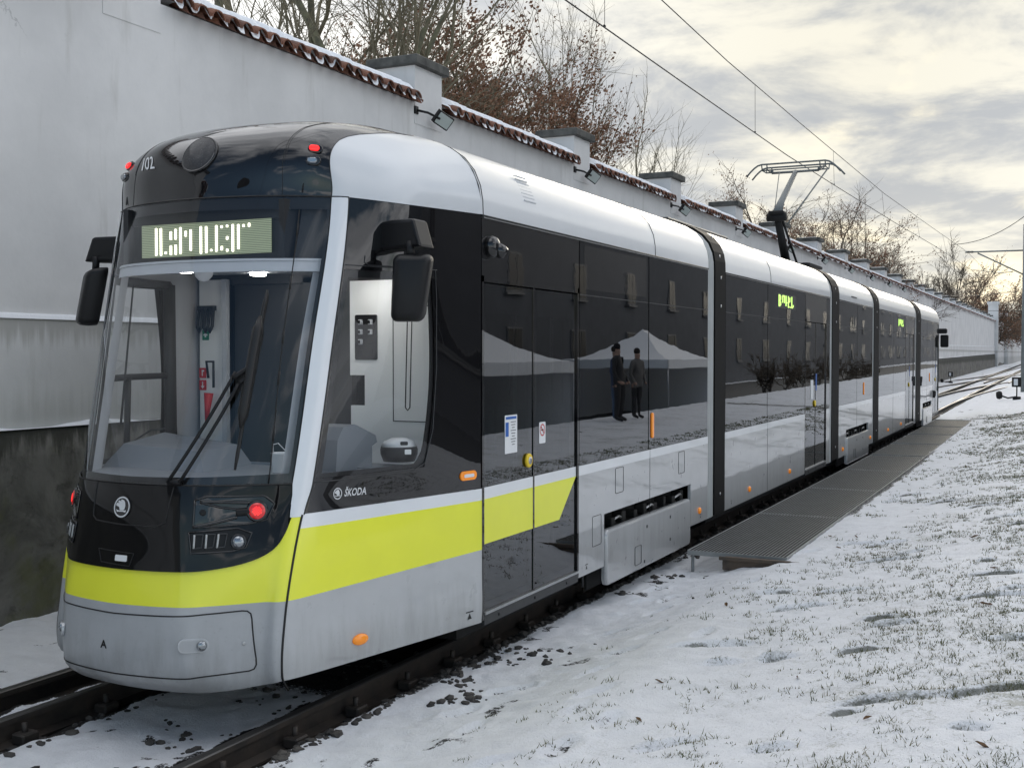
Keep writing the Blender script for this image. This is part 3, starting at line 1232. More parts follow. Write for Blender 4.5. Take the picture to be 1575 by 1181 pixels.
# ---------------------------------------------------------------- floodlights on the wall
FLOOD_LABELS = ['LED floodlight under the wall coping just above the tram cab roof, largest of the row',
                'LED floodlight beside the second roofed pillar counted from the cab end of the wall',
                'LED floodlight beside the third wall pillar from the cab, over the tram\'s first car',
                'LED floodlight beside the fourth wall pillar, left of the raised pantograph',
                'LED floodlight beside the fifth wall pillar, just behind the pantograph arm',
                'LED floodlight beside the sixth wall pillar, right of the pantograph',
                'LED floodlight beside the seventh wall pillar, over the middle of the tram',
                'LED floodlight beside the eighth wall pillar, beyond the middle of the tram',
                'LED floodlight beside the ninth wall pillar, near the tram\'s far half',
                'LED floodlight beside the tenth wall pillar, near the far end of the tram']


def build_floods():
    lens = mat('floodlight_glass', (.50, .55, .52), .4, coat=.3)
    yp = P0
    t = thing('floodlight', FLOOD_LABELS[0], 'floodlight', (WX + .01, yp + .2, 5.12), 'floodlights along the wall')
    x0, y0, z0 = WX + .02, yp + .10, 5.17
    mb = MB()
    mb.tube([(x0, y0, z0), (x0 + .10, y0 + .12, z0 - .02), (x0 + .17, y0 + .30, z0 - .07)], .016, 8)
    mb.box(x0 - .02, x0 + .01, y0 - .04, y0 + .04, z0 - .05, z0 + .05, 0, .005)
    mb.build('arm', M['blackmat'], t)
    O = Vector((x0 + .18, y0 + .38, z0 - .08))
    N = Vector((.72, -.42, -.50)).normalized()
    A = Vector((.15, 1, -.25))
    A = (A - N * A.dot(N)).normalized()
    B = N.cross(A)
    mb = MB()
    mb.prism(rrect(.26, .185, .016), O, A, B, N, -.05, .012, 0, .006)
    for k in range(7):
        a = -.10 + .033 * k
        mb.prism([(a - .004, -.07), (a + .004, -.07), (a + .004, .07), (a - .004, .07)], O, A, B, N, -.08, -.045)
    h = mb.build('lamp_head', M['blackmat'], t)
    MB().prism(rrect(.228, .152, .010), O, A, B, N, .0125, .0155, 0, .001).build('lens', lens, h)
    for k in range(1, 10):
        yk = P0 + PS * k
        c = copy_tree(t, None, (WX + .01, yk + .2, 5.12 + float(grade(yk)) * .9))
        c['label'] = FLOOD_LABELS[k]


build_floods()

# ---------------------------------------------------------------- trees behind the wall
M['bark'] = mat('grey_green_bark', (.19, .185, .11), .9, col2=(.10, .095, .07), vscale=5, bump=.4, bscale=30)
M['twig'] = mat('bare_twigs', (.15, .135, .09), .9, col2=(.22, .19, .125), vscale=1.5)
M['barkdark'] = mat('dark_bark', (.035, .03, .026), .9, col2=(.06, .05, .04), vscale=5)
M['twigdark'] = mat('dark_twigs', (.085, .07, .052), .9, col2=(.14, .11, .08), vscale=1.5)
M['deadleaf'] = mat('dry_brown_leaves', (.29, .15, .085), .8, col2=(.16, .09, .055), vscale=2.5)


def tree(name, label, x, y, height, seed, leaves=0, levels=5, spread=.75, dark=False, lean=(0, 0), stems=1, kids=(6, 6, 5, 5, 3), leafsize=.07, group=None, twr=.011, trunk_frac=.3, z0=0.0, droop=0.0, wide=1.0, upb=.07):
    rnd = random.Random(seed)
    t = thing(name, label, 'tree', (x, y, z0), group)
    trunk, crown, leaf = MB(), MB(), []

    def rv():
        return Vector((rnd.gauss(0, 1), rnd.gauss(0, 1), rnd.gauss(0, 1)))

    def grow(p, d, ln, r, lv):
        nseg = 5 if lv == 0 else (4 if lv < 3 else 3)
        pts = [p.copy()]
        dd = d.copy()
        for k in range(nseg):
            up = upb if lv in (1, 2) else (.05 if lv == 0 else .03 - droop)
            dd = (dd + rv() * (.05 if lv == 0 else .13) + Vector((0, 0, up))).normalized()
            pts.append(pts[-1] + dd * (ln / nseg))
        rend = r * (.62 if lv < levels - 1 else .3)
        rs = [r + (rend - r) * k / nseg for k in range(nseg + 1)]
        ns = 9 if lv == 0 else (6 if lv == 1 else (4 if lv == 2 else 3))
        (trunk if lv < 2 else crown).tube(pts, rs, ns, 0, caps=False)
        if lv >= levels - 1 - (1 if leaves > 1 else 0) and leaves:
            for k in range(nseg + 1):
                if rnd.random() < min(leaves, 1.0):
                    leaf.append(pts[k] + rv() * .04)
        if lv >= levels - 1:
            return
        nk = kids[lv]
        for k in range(nk):
            f = (.45 if lv == 0 else .22) + (1 - (.45 if lv == 0 else .22)) * (k + rnd.random() * .8) / nk
            f = min(f, .99)
            i = min(int(f * nseg), nseg - 1)
            q = pts[i].lerp(pts[i + 1], f * nseg - i)
            ax = (pts[i + 1] - pts[i]).normalized()
            side = rv()
            side = (side - ax * side.dot(ax)).normalized()
            a = rnd.uniform(.35, 1.0) * spread * (1.15 if lv == 0 else 1)
            nd = (ax * math.cos(a) + side * math.sin(a)).normalized()
            l2 = ln * rnd.uniform(.52, .80) * (1.15 - .45 * f) * (1.35 if lv == 0 else 1)
            grow(q, nd, l2, max(rs[i] * rnd.uniform(.42, .62), twr * .7), lv + 1)
        grow(pts[-1], dd, ln * (.9 if lv == 0 else .65), rend * .9, lv + 1)

    for s in range(stems):
        a = 2 * PI * s / max(stems, 1) + rnd.random()
        off = Vector((math.cos(a), math.sin(a), 0)) * (.25 if stems > 1 else 0)
        d = Vector((lean[0], lean[1], 1)) + (Vector((math.cos(a), math.sin(a), 0)) * .28 if stems > 1 else Vector())
        grow(Vector((x, y, z0 - .1)) + off, d.normalized(), height * trunk_frac * (1 if stems == 1 else .85), height * (.0095 if stems == 1 else .0075), 0)
    # bring the grown tree to the wanted height
    top = max(q[2] for q in crown.v)
    k_ = (height + z0) / max(top, 1e-6)
    for mbx in (trunk, crown):
        mbx.v = [(x + (q[0] - x) * k_ * wide, y + (q[1] - y) * k_ * wide, z0 + (q[2] - z0) * k_) for q in mbx.v]
    leaf = [Vector((x + (q[0] - x) * k_ * wide, y + (q[1] - y) * k_ * wide, z0 + (q[2] - z0) * k_)) for q in leaf]
    trunk.build('trunk', M['barkdark' if dark else 'bark'], t, fixn=False)
    crown.build('crown', M['twigdark' if dark else 'twig'], t, fixn=False)
    if leaf:
        lm = MB()
        for q in leaf:
            for _ in range(4):
                a = rv().normalized()
                b = a.orthogonal().normalized()
                c_ = a.cross(b)
                s = leafsize * rnd.uniform(.5, 1.1)
                o = q + rv() * leafsize * .9
                lm.add([o - b * s * .5, o + c_ * s * .28, o + b * s * .5, o - c_ * s * .28], [(0, 1, 2, 3)])
        lm.build('dry_leaves', M['deadleaf'], t, fixn=False)
    return t


G_ = 'bare winter trees behind the wall'
K5 = (5, 4, 3, 3, 2)
tree('bare_tree', 'bare green-barked tree farthest left, its thick trunk rising behind the tile coping', -15.2, 18.6, 17.5, 3, levels=6, spread=.8, lean=(.02, .05), group=G_, kids=K5, twr=.008, wide=1.25)
tree('bare_tree', 'bare tree with a leaning forked trunk, second from the left above the cab roof', -15.0, 20.6, 17.5, 8, levels=6, spread=.8, lean=(.10, .02), group=G_, kids=K5, twr=.008, wide=1.25)
tree('bare_tree', 'slender bare tree with an upright straight trunk left of the first brown-leaved tree', -15.5, 23.4, 16.5, 12, levels=6, spread=.7, group=G_, kids=K5, twr=.008, wide=1.25)
tree('brown_leaved_tree', 'dense tree full of dry reddish brown leaves right behind the nearest chimney-like pillar', -15.4, 27.6, 12.4, 21, leaves=2, levels=6, spread=.95, group=G_, kids=(6, 5, 4, 4, 2), leafsize=.135, wide=1.4)
tree('brown_leaved_tree', 'tall tree with dry tan brown leaves and a thick dark trunk between two pillars', -15.2, 31.6, 15.0, 34, leaves=1.0, levels=6, spread=.85, group=G_, kids=(6, 5, 4, 4, 3), leafsize=.13, wide=1.3)
tree('bare_tree', 'wide bare tree with long upward fanning twigs behind the second pillar from the left', -15.4, 36.0, 15.5, 46, leaves=.06, levels=6, spread=.72, upb=.10, stems=1, group=G_, kids=(6, 5, 4, 4, 3), leafsize=.1, twr=.009, wide=1.0)
tree('bare_tree', 'bare tree with one slender stem and spreading twigs behind two pillars, left of the pantograph', -15.0, 43.5, 13.6, 64, levels=6, spread=.75, upb=.10, stems=1, lean=(.0, .0), group=G_, kids=(6, 5, 4, 4, 2), twr=.009, wide=1.15)
tree('rounded_tree', 'round-crowned dark tree with a few brown leaves just right of the pantograph', -12.4, 63, 12.4, 61, leaves=.35, levels=6, spread=.95, dark=True, group=G_, kids=(6, 5, 4, 4, 3), twr=.012, leafsize=.12, wide=1.5)
tree('rounded_tree', 'bare rounded dark tree, second to the right of the pantograph', -12.4, 78, 13.4, 77, levels=6, spread=.95, dark=True, group=G_, kids=(6, 5, 4, 4, 3), twr=.014, wide=1.5)
tree('rounded_tree', 'low spreading bare tree under the overhead wires left of the far tree group', -12.2, 92, 12.4, 83, leaves=.1, levels=6, spread=1.0, dark=True, group=G_, kids=(6, 5, 4, 4, 3), twr=.02, leafsize=.14, wide=1.2)
tree('distant_tree', 'tallest bare tree at the far right end of the wall', -11.2, 128, 15.6, 91, levels=6, spread=.85, dark=True, group=G_, kids=(6, 5, 4, 4, 3), twr=.026)
tree('distant_tree', 'broad brownish bare tree beyond the far end of the wall beside the picture edge', -10.6, 150, 14.6, 97, leaves=.3, spread=1.0, dark=True, group=G_, kids=(7, 6, 5, 4, 3), twr=.035, leafsize=.22, wide=1.2)
tree('distant_tree', 'low bushy brown tree at the very right, lowest of the distant trees', -8.8, 176, 13.5, 101, leaves=.6, spread=1.1, dark=True, group=G_, kids=(7, 6, 5, 4, 3), twr=.04, leafsize=.26, wide=1.3)
tree('distant_tree', 'rust brown bushy tree filling the gap between the two broad distant trees', -10.5, 162, 12.8, 107, leaves=.6, spread=1.1, dark=True, group=G_, kids=(7, 6, 5, 4, 3), twr=.04, leafsize=.26, wide=1.2)

# ---------------------------------------------------------------- overhead line and mast
M['wire'] = mat('dark_copper_wire', (.03, .03, .03), .5, metal=.5)
M['galv'] = mat('galvanised_mast', (.23, .26, .26), .5, metal=.5, var=.2)


def build_overhead():
    t = thing('overhead_line', 'tram contact wire hung by droppers from a messenger wire above the track', 'overhead wire', (XC, 20, 5.74))
    cw = [(-4.72, -8, 5.74), (-4.72, 5, 5.735), (-4.72, 15, 5.742), (-4.70, 21.5, 5.745), (-4.62, 26.4, 5.77), (-4.44, 34.9, 5.81), (-4.23, 43.7, 5.88), (-4.0, 57, 5.93), (-4.1, 80, 6.1), (-3.4, 120, 6.3)]
    mw = [(-4.72, -8, 6.9), (-4.72, 5, 6.73), (-4.72, 14.2, 6.6), (-4.72, 17.4, 6.545), (-4.70, 22.7, 6.54), (-4.55, 33, 6.46), (-4.37, 44, 6.58), (-4.15, 57, 6.74), (-4.1, 80, 6.7), (-3.4, 120, 7.1)]
    MB().tube(cw, .0085, 6).build('contact_wire', M['wire'], t)
    MB().tube(mw, .0075, 6).build('messenger_wire', M['wire'], t)

    def at(w, y):
        for a, b in zip(w, w[1:]):
            if a[1] <= y <= b[1]:
                k = (y - a[1]) / (b[1] - a[1])
                return tuple(a[i] + (b[i] - a[i]) * k for i in range(3))
    for y in (12.2, 19.1, 25.9, 32.6, 39.5, 47, 49, 50, 64, 72):
        a, b = at(cw, y), at(mw, y)
        m = MB().tube([a, b], .0035, 4)
        m.tube([(a[0], a[1] - .02, a[2] + .02), (a[0], a[1] + .02, a[2] + .02)], .012, 5)
        m.build('dropper', M['wire'], t)
    f = MB()
    pts = []
    for k in range(15):
        a = k / 14
        pts.append((-3.55 + 3.2 * a, 42.5 - 3 * a, 5.83 + 1.35 * a ** 2.1 - .06 * math.sin(PI * a)))
    f.tube(pts, .011, 6)
    o = f.build('feeder_cable', M['wire'])
    tag(o, 'sagging black feeder cable curving in from the right picture edge to the overhead wires', 'cable')
    m = thing('catenary_mast', 'grey steel overhead line mast with a bracket arm at the right picture edge', 'mast', (-1.74, 57, .3))
    MB().tube([(-1.74, 57, .1), (-1.74, 57, 7.9)], [.11, .075], 12).build('pole', M['galv'], m)
    MB().tube([(-1.74, 57, 6.73), (-4.25, 57, 6.74)], .035, 8).build('bracket_arm', M['galv'], m)
    MB().tube([(-3.72, 57, 6.68), (-1.74, 57, 5.62)], .032, 8).build('bracket_strut', M['galv'], m)
    b = MB()
    b.tube([(-3.05, 57, 6.22), (-3.05, 57, 5.72)], .016, 6)
    b.tube([(-3.05, 57, 5.72), (-2.2, 57, 5.78)], .018, 6)
    b.tube([(-3.05, 57, 5.78), (-3.98, 57, 5.94)], .012, 6)
    b.build('registration_arm', M['galv'], m)
    b = MB()
    for k in range(5):
        b.tube([(-4.18 + .06 * k, 57, 6.74), (-4.16 + .06 * k, 57, 6.74)], .06, 8)
    b.build('insulator', M['darkmetal'], m)
    for z, lb in ((4.9, 'upper of two thin cross wires spanning to the mast at the right edge'), (4.0, 'lower of two thin cross wires spanning to the mast at the right edge')):
        o = MB().tube([(-7.3, 86, z + 1.2), (-4.5, 72, z + .55), (-1.74, 57.0, z)], .012, 5).build('span_wire', M['wire'])
        tag(o, lb, 'wire')


build_overhead()


def build_switch_stand(x, y, s, label):
    z = float(gheight(np.array([x]), np.array([y]))[0])
    t = thing('switch_stand', label, 'switch stand', (x, y, z))
    mb = MB()
    mb.box(x - .13 * s, x + .13 * s, y - .13 * s, y + .13 * s, z - .02, z + .10 * s, 0, .01)
    mb.tube([(x, y, z), (x, y, z + .62 * s)], .022 * s, 8)
    mb.build('stand_post', M['under'], t)
    mb = MB()
    mb.tube([(x, y, z + .10 * s), (x - .28 * s, y - .1, z + .05 * s), (x - .50 * s, y - .16, z + .13 * s)], .028 * s, 8)
    mb.lathe([(.02 * s, -.10 * s), (.12 * s, -.08 * s), (.15 * s, 0), (.12 * s, .08 * s), (.02 * s, .10 * s)], (x - .56 * s, y - .18, z + .15 * s), (1, .3, .1), 14)
    mb.build('weighted_lever', M['under'], t)
    mb = MB()
    mb.box(x - .16 * s, x + .14 * s, y - .13 * s, y + .13 * s, z + .44 * s, z + .78 * s, 0, .012)
    tg = mb.build('target_box', M['under'], t)
    MB().prism(rrect(.13 * s, .22 * s, .01), (x - .03 * s, y - .131 * s, z + .61 * s), (1, 0, 0), (0, 0, 1), (0, -1, 0), 0, .006).build('target_pane', M['paper'], tg)
    return t


build_switch_stand(-1.70, 48.4, 1.1, 'dark switch lantern with a weighted lever standing in snow beside the right rails')
build_switch_stand(-6.6, 78.0, .9, 'small black switch lever at the foot of the wall beyond the tram')

# ================================================================ TRAM
# nose surface: levels of control points (half width, Y, z)
def lev(v,pts,zs=None):
    return (v,[(p[0],p[1],(p[2] if len(p)>2 else v)) for p in pts])
L=[
lev(.18,[(0,4.90),(.38,4.94),(.59,5.03),(.74,5.14),(.84,5.28),(1.0,6.0),(1.175,6.85)]),
lev(.30,[(0,4.745),(.38,4.79),(.53,4.885),(.73,5.085),(.865,5.18),(1.03,5.96),(1.2,6.85)]),
lev(.62,[(0,4.735),(.38,4.785),(.53,4.88),(.73,5.09),(.865,5.21),(1.03,5.97),(1.2,6.85)]),
lev(.95,[(0,4.79),(.38,4.85),(.585,4.985),(.755,5.14),(.865,5.29),(1.02,5.98),(1.2,6.85)]),
lev(1.20,[(0,4.825),(.38,4.895),(.60,5.065),(.765,5.235),(.865,5.375),(1.01,6.0),(1.2,6.85)]),
lev(1.34,[(0,4.86),(.38,4.93),(.61,5.10),(.785,5.29),(.875,5.43),(1.02,6.0),(1.2,6.85)]),
lev(2.1,[(0,5.11),(.38,5.16),(.62,5.28),(.80,5.46),(.895,5.59),(1.06,6.05),(1.2,6.85)]),
lev(2.97,[(0,5.38),(.38,5.43),(.63,5.53),(.81,5.655),(.905,5.755),(1.10,6.13,2.96),(1.2,6.85,2.98)]),
lev(3.25,[(0,5.46),(.38,5.492),(.60,5.56),(.745,5.64),(.84,5.775),(1.07,6.20,3.19),(1.185,6.85,3.15)]),
lev(3.42,[(0,5.60),(.36,5.64),(.56,5.715),(.68,5.82),(.77,5.95,3.40),(.97,6.32,3.35),(1.11,6.85,3.33)]),
lev(3.54,[(0,5.92,3.535),(.34,5.96,3.535),(.52,6.04,3.53),(.62,6.14,3.525),(.70,6.24,3.51),(.83,6.52,3.49),(.95,6.85,3.47)]),
lev(3.62,[(0,6.5,3.61),(.28,6.5,3.61),(.44,6.55,3.60),(.53,6.6,3.595),(.60,6.65,3.58),(.66,6.78,3.57),(.70,6.85,3.565)]),
lev(3.64,[(0,6.86,3.645),(.1,6.86,3.645),(.2,6.86,3.645),(.3,6.86,3.64),(.37,6.86,3.635),(.42,6.86,3.63),(.45,6.86,3.62)]),
]
VS=np.array([l[0] for l in L]); G=np.array([l[1] for l in L])
def h(p0,p1,p2,p3,t0,t1,t2,t3,t):
    # non-uniform catmull (finite diff hermite)
    m1=(p2-p0)/(t2-t0) if t2>t0 else 0*p1; m2=(p3-p1)/(t3-t1)
    d=t2-t1; s=(t-t1)/d
    return (2*s**3-3*s*s+1)*p1+(s**3-2*s*s+s)*d*m1+(-2*s**3+3*s*s)*p2+(s**3-s*s)*d*m2
def urow(row,u):
    sg=1 if u>=0 else -1; u=abs(u); i=min(int(u),5)
    def P(k):
        if k<0: q=row[-k].copy(); q[0]*=-1; return q
        if k>6: return 2*row[6]-row[5]
        return row[k]
    r=h(P(i-1),P(i),P(i+1),P(i+2),i-1,i,i+1,i+2,u); r=r.copy(); r[0]*=sg; return r
def S(u,v):
    j=min(max(int(np.searchsorted(VS,v)-1),0),len(VS)-2)
    ks=[max(j-1,0),j,j+1,min(j+2,len(VS)-1)]
    R=[urow(G[k],u) for k in ks]
    T=[VS[k] for k in ks]
    if ks[0]==ks[1]: T[0]=T[1]-1e-6-(T[2]-T[1]); R[0]=2*R[1]-R[2]
    if ks[3]==ks[2]: T[3]=T[2]+(T[2]-T[1]); R[3]=2*R[2]-R[1]
    return h(R[0],R[1],R[2],R[3],T[0],T[1],T[2],T[3],v)


def SP(u, v, off=0.0):
    """point of the nose surface in world space, pushed out by off"""
    p = S(u, v)
    if off:
        e = 2e-3
        a = S(u + e, v) - S(u - e, v)
        b = S(u, min(v + e, 3.639)) - S(u, max(v - e, .181))
        n = np.cross(a, b)
        l_ = np.linalg.norm(n)
        if l_ > 1e-12:
            p = p + n / l_ * off
    return Vector((XC + p[0], p[1], p[2]))


def SN(u, v):
    a = SP(u, v)
    b = SP(u, v, .01)
    return (b - a).normalized()


def patch(mb, u0, u1, vlo, vhi, nu, nv, off=0.0, mi=0, thick=0.0, push=None):
    fl = vlo if callable(vlo) else (lambda u: vlo)
    fh = vhi if callable(vhi) else (lambda u: vhi)

    def f(a, b):
        u = u0 + (u1 - u0) * a
        lo, hi = fl(u), fh(u)
        v = lo + (hi - lo) * b
        return SP(u, v, off + (push(a, b) if push else 0))
    mb.grid(f, nu, nv, mi)
    if thick:
        for (fa, fb) in ((lambda t: (0, t), 1), (lambda t: (1, t), 1), (lambda t: (t, 0), 1), (lambda t: (t, 1), 1)):
            n = nu

            def g(a, b):
                q = fa(a)
                u = u0 + (u1 - u0) * q[0]
                lo, hi = fl(u), fh(u)
                return SP(u, lo + (hi - lo) * q[1], off - thick * b)
            mb.grid(g, n, 1, mi)
    return mb


def seam(mb, path, r=.0035, off=.0005, mi=0, n=5, sub=8):
    pts = []
    for i in range(len(path) - 1):
        for k in range(sub):
            a = k / sub
            pts.append(SP(path[i][0] + (path[i + 1][0] - path[i][0]) * a, path[i][1] + (path[i + 1][1] - path[i][1]) * a, off))
    pts.append(SP(*path[-1], off))
    mb.tube(pts, r, n, mi)


def uvround(c, i=None):
    return c


def text_mesh(s, size, shear=0.0, bold=0.0, spacing=1.0):
    cu = bpy.data.curves.new('lettering', 'FONT')
    cu.body = s
    cu.size = size
    cu.shear = shear
    cu.offset = bold
    cu.space_character = spacing
    cu.align_x = 'CENTER'
    cu.align_y = 'CENTER'
    cu.resolution_u = 4
    o = bpy.data.objects.new('lettering', cu)
    COL.objects.link(o)
    dg = bpy.context.evaluated_depsgraph_get()
    me = bpy.data.meshes.new_from_object(o.evaluated_get(dg))
    vs = [(q.co.x, q.co.y) for q in me.vertices]
    fs = [tuple(p.vertices) for p in me.polygons]
    bpy.data.objects.remove(o)
    bpy.data.meshes.remove(me)
    return vs, fs


tram = thing('tram', 'long white, black and lime yellow low-floor tram with five articulated cars standing on the track', 'tram', (XC, 4.75, 0))

# ---- shapes shared by front and straight cars
ROOF = [(1.2, 3.0), (1.197, 3.10), (1.18, 3.20), (1.135, 3.305), (1.06, 3.395), (.95, 3.47), (.82, 3.525), (.66, 3.57), (.45, 3.61), (.22, 3.635), (0, 3.645)]
V_BELT, V_BELT2 = 1.095, 1.174


def mask_low(u):
    """lower edge of the black front mask"""
    a = min(abs(u) / 3.50, 1.0)
    return .886 + .30 * (1 - (1 - a ** 3.6) ** .5) * .92 + .0


def pil_in(v):
    """u of the inner edge of the white windscreen pillar"""
    if v > 1.34:
        return 3.06
    return 3.06 + .42 * ((1.34 - v) / .2)


def pil_out(v):
    return 3.88


def sym(fn):
    for s in (1, -1):
        fn(s)


def emblem_shapes(mb, O, A, B, N, r, d):
    """winged head over a foot bar, inside the ring"""
    head = [(-.05, .78), (.22, .70), (.39, .50), (.485, .14), (.42, -.17), (.29, -.33), (-.215, -.33), (-.30, -.10), (-.40, .02), (-.78, .125), (-.79, .31), (-.63, .44), (-.36, .36), (-.60, .55), (-.38, .70), (-.16, .54), (-.20, .75)]
    foot = [(-.72, -.24), (-.455, -.36), (.375, -.36), (.60, -.28), (.66, -.45), (.465, -.55), (.33, -.49), (-.42, -.49), (-.56, -.54)]
    for poly, dd in ((head, .0008), (foot, .0009)):
        mb.add([O + A * a * r + B * b * r + N * (d + dd) for a, b in poly], [tuple(range(len(poly)))])


def build_cab():
    # ---- white/grey/yellow shell of the cab
    mb = MB()
    # mats: 0 bumper grey, 1 yellow, 2 white, 3 side silver
    ylow = lambda u: .700 + .012 * abs(u) / 6 + (.05 * max(0, abs(u) - 4) / 2)
    patch(mb, -3.84, 3.84, lambda u: .205 + .065 * (u / 3.84) ** 2, ylow, 60, 12, 0, 0)
    patch(mb, -3.40, 3.40, ylow, lambda u: mask_low(u), 60, 10, 0, 1)
    for s in (1, -1):
        patch(mb, s * 3.40, s * 3.84, ylow, lambda u: mask_low(u) if abs(u) < 3.5 else 1.165, 14, 10, 0, 1)
        # white windscreen pillar
        n = 30

        def pf(a, b, s=s):
            v = 1.16 + (3.0 - 1.16) * b
            ui, uo = pil_in(v), 3.885
            return SP(s * (ui + (uo - ui) * a), v, .002 + .010 * min(1, (1 - a) * 3, b * 8, (1 - b) * 8 + .1))
        mb.grid(pf, 6, n, 2)
        # cab side
        patch(mb, s * 3.86, s * 6, .27, ylow, 22, 6, 0, 3)
        patch(mb, s * 3.86, s * 6, ylow, V_BELT, 22, 6, 0, 1)
        patch(mb, s * 3.86, s * 6, V_BELT, V_BELT2, 22, 2, 0, 2)
    cab = mb.build('cab_shell', [M['bumper'], M['yellow'], M['white'], M['silver']], tram, fixn=False)

    # hood above the windscreen, black, and the white roof shoulders
    mb = MB()
    hb = [(3.0, 3.06), (3.2, 3.46), (3.39, 3.78), (3.476, 4.14), (3.55, 4.6), (3.60, 5.2), (3.64, 6.0)]

    def hedge(v):
        return float(np.interp(v, [q[0] for q in hb], [q[1] for q in hb]))

    def hf(a, b):
        v = 3.004 + (3.64 - 3.004) * b
        e = hedge(v)
        return SP(-e + 2 * e * a, v)
    mb.grid(hf, 60, 44)
    hood = mb.build('front_hood', M['black'], tram, fixn=False)
    for s in (1, -1):
        mb = MB()

        def wf(a, b, s=s):
            v = 3.002 + (3.64 - 3.002) * b
            e = hedge(v)
            return SP(s * (e + (6 - e) * a), v)
        mb.grid(wf, 26, 40)
        mb.build('roof_shoulder', M['roofwhite'], tram, fixn=False)
    # dark joints
    mb = MB()
    seam(mb, [(-3.9, 3.001), (-2, 3.001), (0, 3.001), (2, 3.001), (3.9, 3.001)], .005)
    for s in (1, -1):
        seam(mb, [(s * hedge(v), v) for v in np.linspace(3.0, 3.6, 14)], .0028)
        seam(mb, [(s * 3.852, v) for v in np.linspace(.2, 1.17, 8)], .007)
        seam(mb, [(s * 3.89, v) for v in np.linspace(1.17, 3.0, 12)], .005)
        seam(mb, [(s * pil_in(v), v) for v in np.linspace(1.2, 3.0, 12)], .005)
    mb.build('shell_joint', M['rubber'], cab)

    # ---- windscreen
    mb = MB()
    patch(mb, -3.04, 3.04, 1.350, 2.996, 60, 40, .001)
    ws = mb.build('windscreen', M['glass'], tram, fixn=False)
    mb = MB()
    patch(mb, -3.05, 3.05, 1.33, lambda u: 1.392 + .004 * abs(u), 50, 3, -.006)
    for s in (1, -1):
        patch(mb, s * 2.93, s * 3.06, 1.34, 2.99, 4, 30, -.006)
    patch(mb, -3.05, 3.05, 2.925, 2.998, 50, 3, -.006)
    mb.build('windscreen_frit', M['blackmat'], ws, fixn=False)

    # ---- black mask below
    mb = MB()

    def mf(a, b):
        U = -1 + 2 * a
        hi = 1.345
        # right and left edge follow the pillar
        u = U * 3.46
        lo = mask_low(u)
        uu = U * (3.05 + .41 * (1 - b))
        v = lo + (hi - lo) * b
        return SP(uu if abs(u) > 3 else u + (uu - u) * abs(U) ** 3, v, .012 - .010 * abs(U) ** 8)
    mb.grid(mf, 80, 22)
    mask = mb.build('front_mask', M['maskblack'], tram, fixn=False)
    mb = MB()
    pts = [(-.64, 1.352), (-.60, 1.16), (-.52, 1.138), (0, 1.128), (.58, 1.127), (.70, 1.15), (.75, 1.352)]
    seam(mb, pts, .004, .0125)
    seam(mb, [(-3.4, 1.346), (-1.5, 1.348), (0, 1.352), (1.5, 1.348), (3.05, 1.344)], .006, .010)
    seam(mb, [(-.405, .985), (-.33, .915), (.20, .905), (.255, .975), (-.405, .985)], .003, .0125)
    mb.build('mask_joint', M['rubber'], mask)
    mb = MB()
    O, N = SP(.05, .945, .013), SN(.05, .945)
    mb.prism(rrect(.085, .034, .006), O, (1, 0, 0), N.cross(Vector((1, 0, 0))) * -1, N, 0, .004, 0, .001)
    mb.build('label_plate', M['paper'], mask)

    # emblem
    O, N = SP(-.019, 1.222, .0135), SN(-.019, 1.222)
    A = Vector((1, 0, 0))
    A = (A - N * A.dot(N)).normalized()
    B = N.cross(A)

    def emblem(O, A, B, N, r, name, parent, d=.004):
        mb = MB()
        n = 40
        o0 = [(r * math.cos(2 * PI * k / n), r * math.sin(2 * PI * k / n)) for k in range(n)]
        q = []
        for rr in (1.0, .86):
            for a, b in o0:
                q.append(O + A * a * rr + B * b * rr + N * d)
        mb.add(q, [(k, (k + 1) % n, n + (k + 1) % n, n + k) for k in range(n)])
        emblem_shapes(mb, O, A, B, N, r * .93, d)
        return mb.build(name, M['chrome'], parent)
    mb = MB()
    mb.prism([(.062 * math.cos(2 * PI * k / 30), .062 * math.sin(2 * PI * k / 30)) for k in range(30)], O, A, B, N, -.004, .002, 0, .001)
    bg_ = mb.build('emblem_disc', M['black'], mask)
    emblem(O, A, B, N, .058, 'emblem', mask)

    # ---- lamp clusters (right and left alike)
    for s in (1, -1):
        mb = MB()
        # concave upper tray and lower pocket
        um = lambda q: float(np.interp(q, (0, 1.17, 1.36, 1.96, 2.37, 2.555, 2.86, 3.3), (0, 1.13, 1.25, 1.76, 2.154, 2.40, 2.75, 3.05)))
        up = [(1.17, 1.272), (1.45, 1.290), (2.60, 1.286), (2.86, 1.24), (2.80, 1.155), (2.45, 1.135), (1.22, 1.125)]
        lo = [(1.14, 1.100), (2.28, 1.115), (2.56, 1.085), (2.52, 1.010), (2.28, .992), (1.26, .988)]
        up = [(um(a), b) for a, b in up]
        lo = [(um(a), b) for a, b in lo]
        for poly, dep in ((up, -.001), (lo, .0)):
            cx = sum(q[0] for q in poly) / len(poly)
            cy = sum(q[1] for q in poly) / len(poly)
            rim = poly + [poly[0]]
            seam(mb, [(s * a, b) for a, b in rim], .006, .016, 0, 6, 4)
            vs, m_ = [], len(poly)
            sub = 4
            ring = []
            for i in range(m_):
                for k in range(sub):
                    t_ = k / sub
                    ring.append((rim[i][0] + (rim[i + 1][0] - rim[i][0]) * t_, rim[i][1] + (rim[i + 1][1] - rim[i][1]) * t_))
            for f_, dd in ((1.0, .0135), (.93, .006 + dep), (.6, .003 + dep), (.3, .003 + dep)):
                for a, b in ring:
                    vs.append(SP(s * (cx + (a - cx) * f_), cy + (b - cy) * f_, .0135 if f_ == 1 else .0135 + .0005))
            L_ = len(ring)
            fs = []
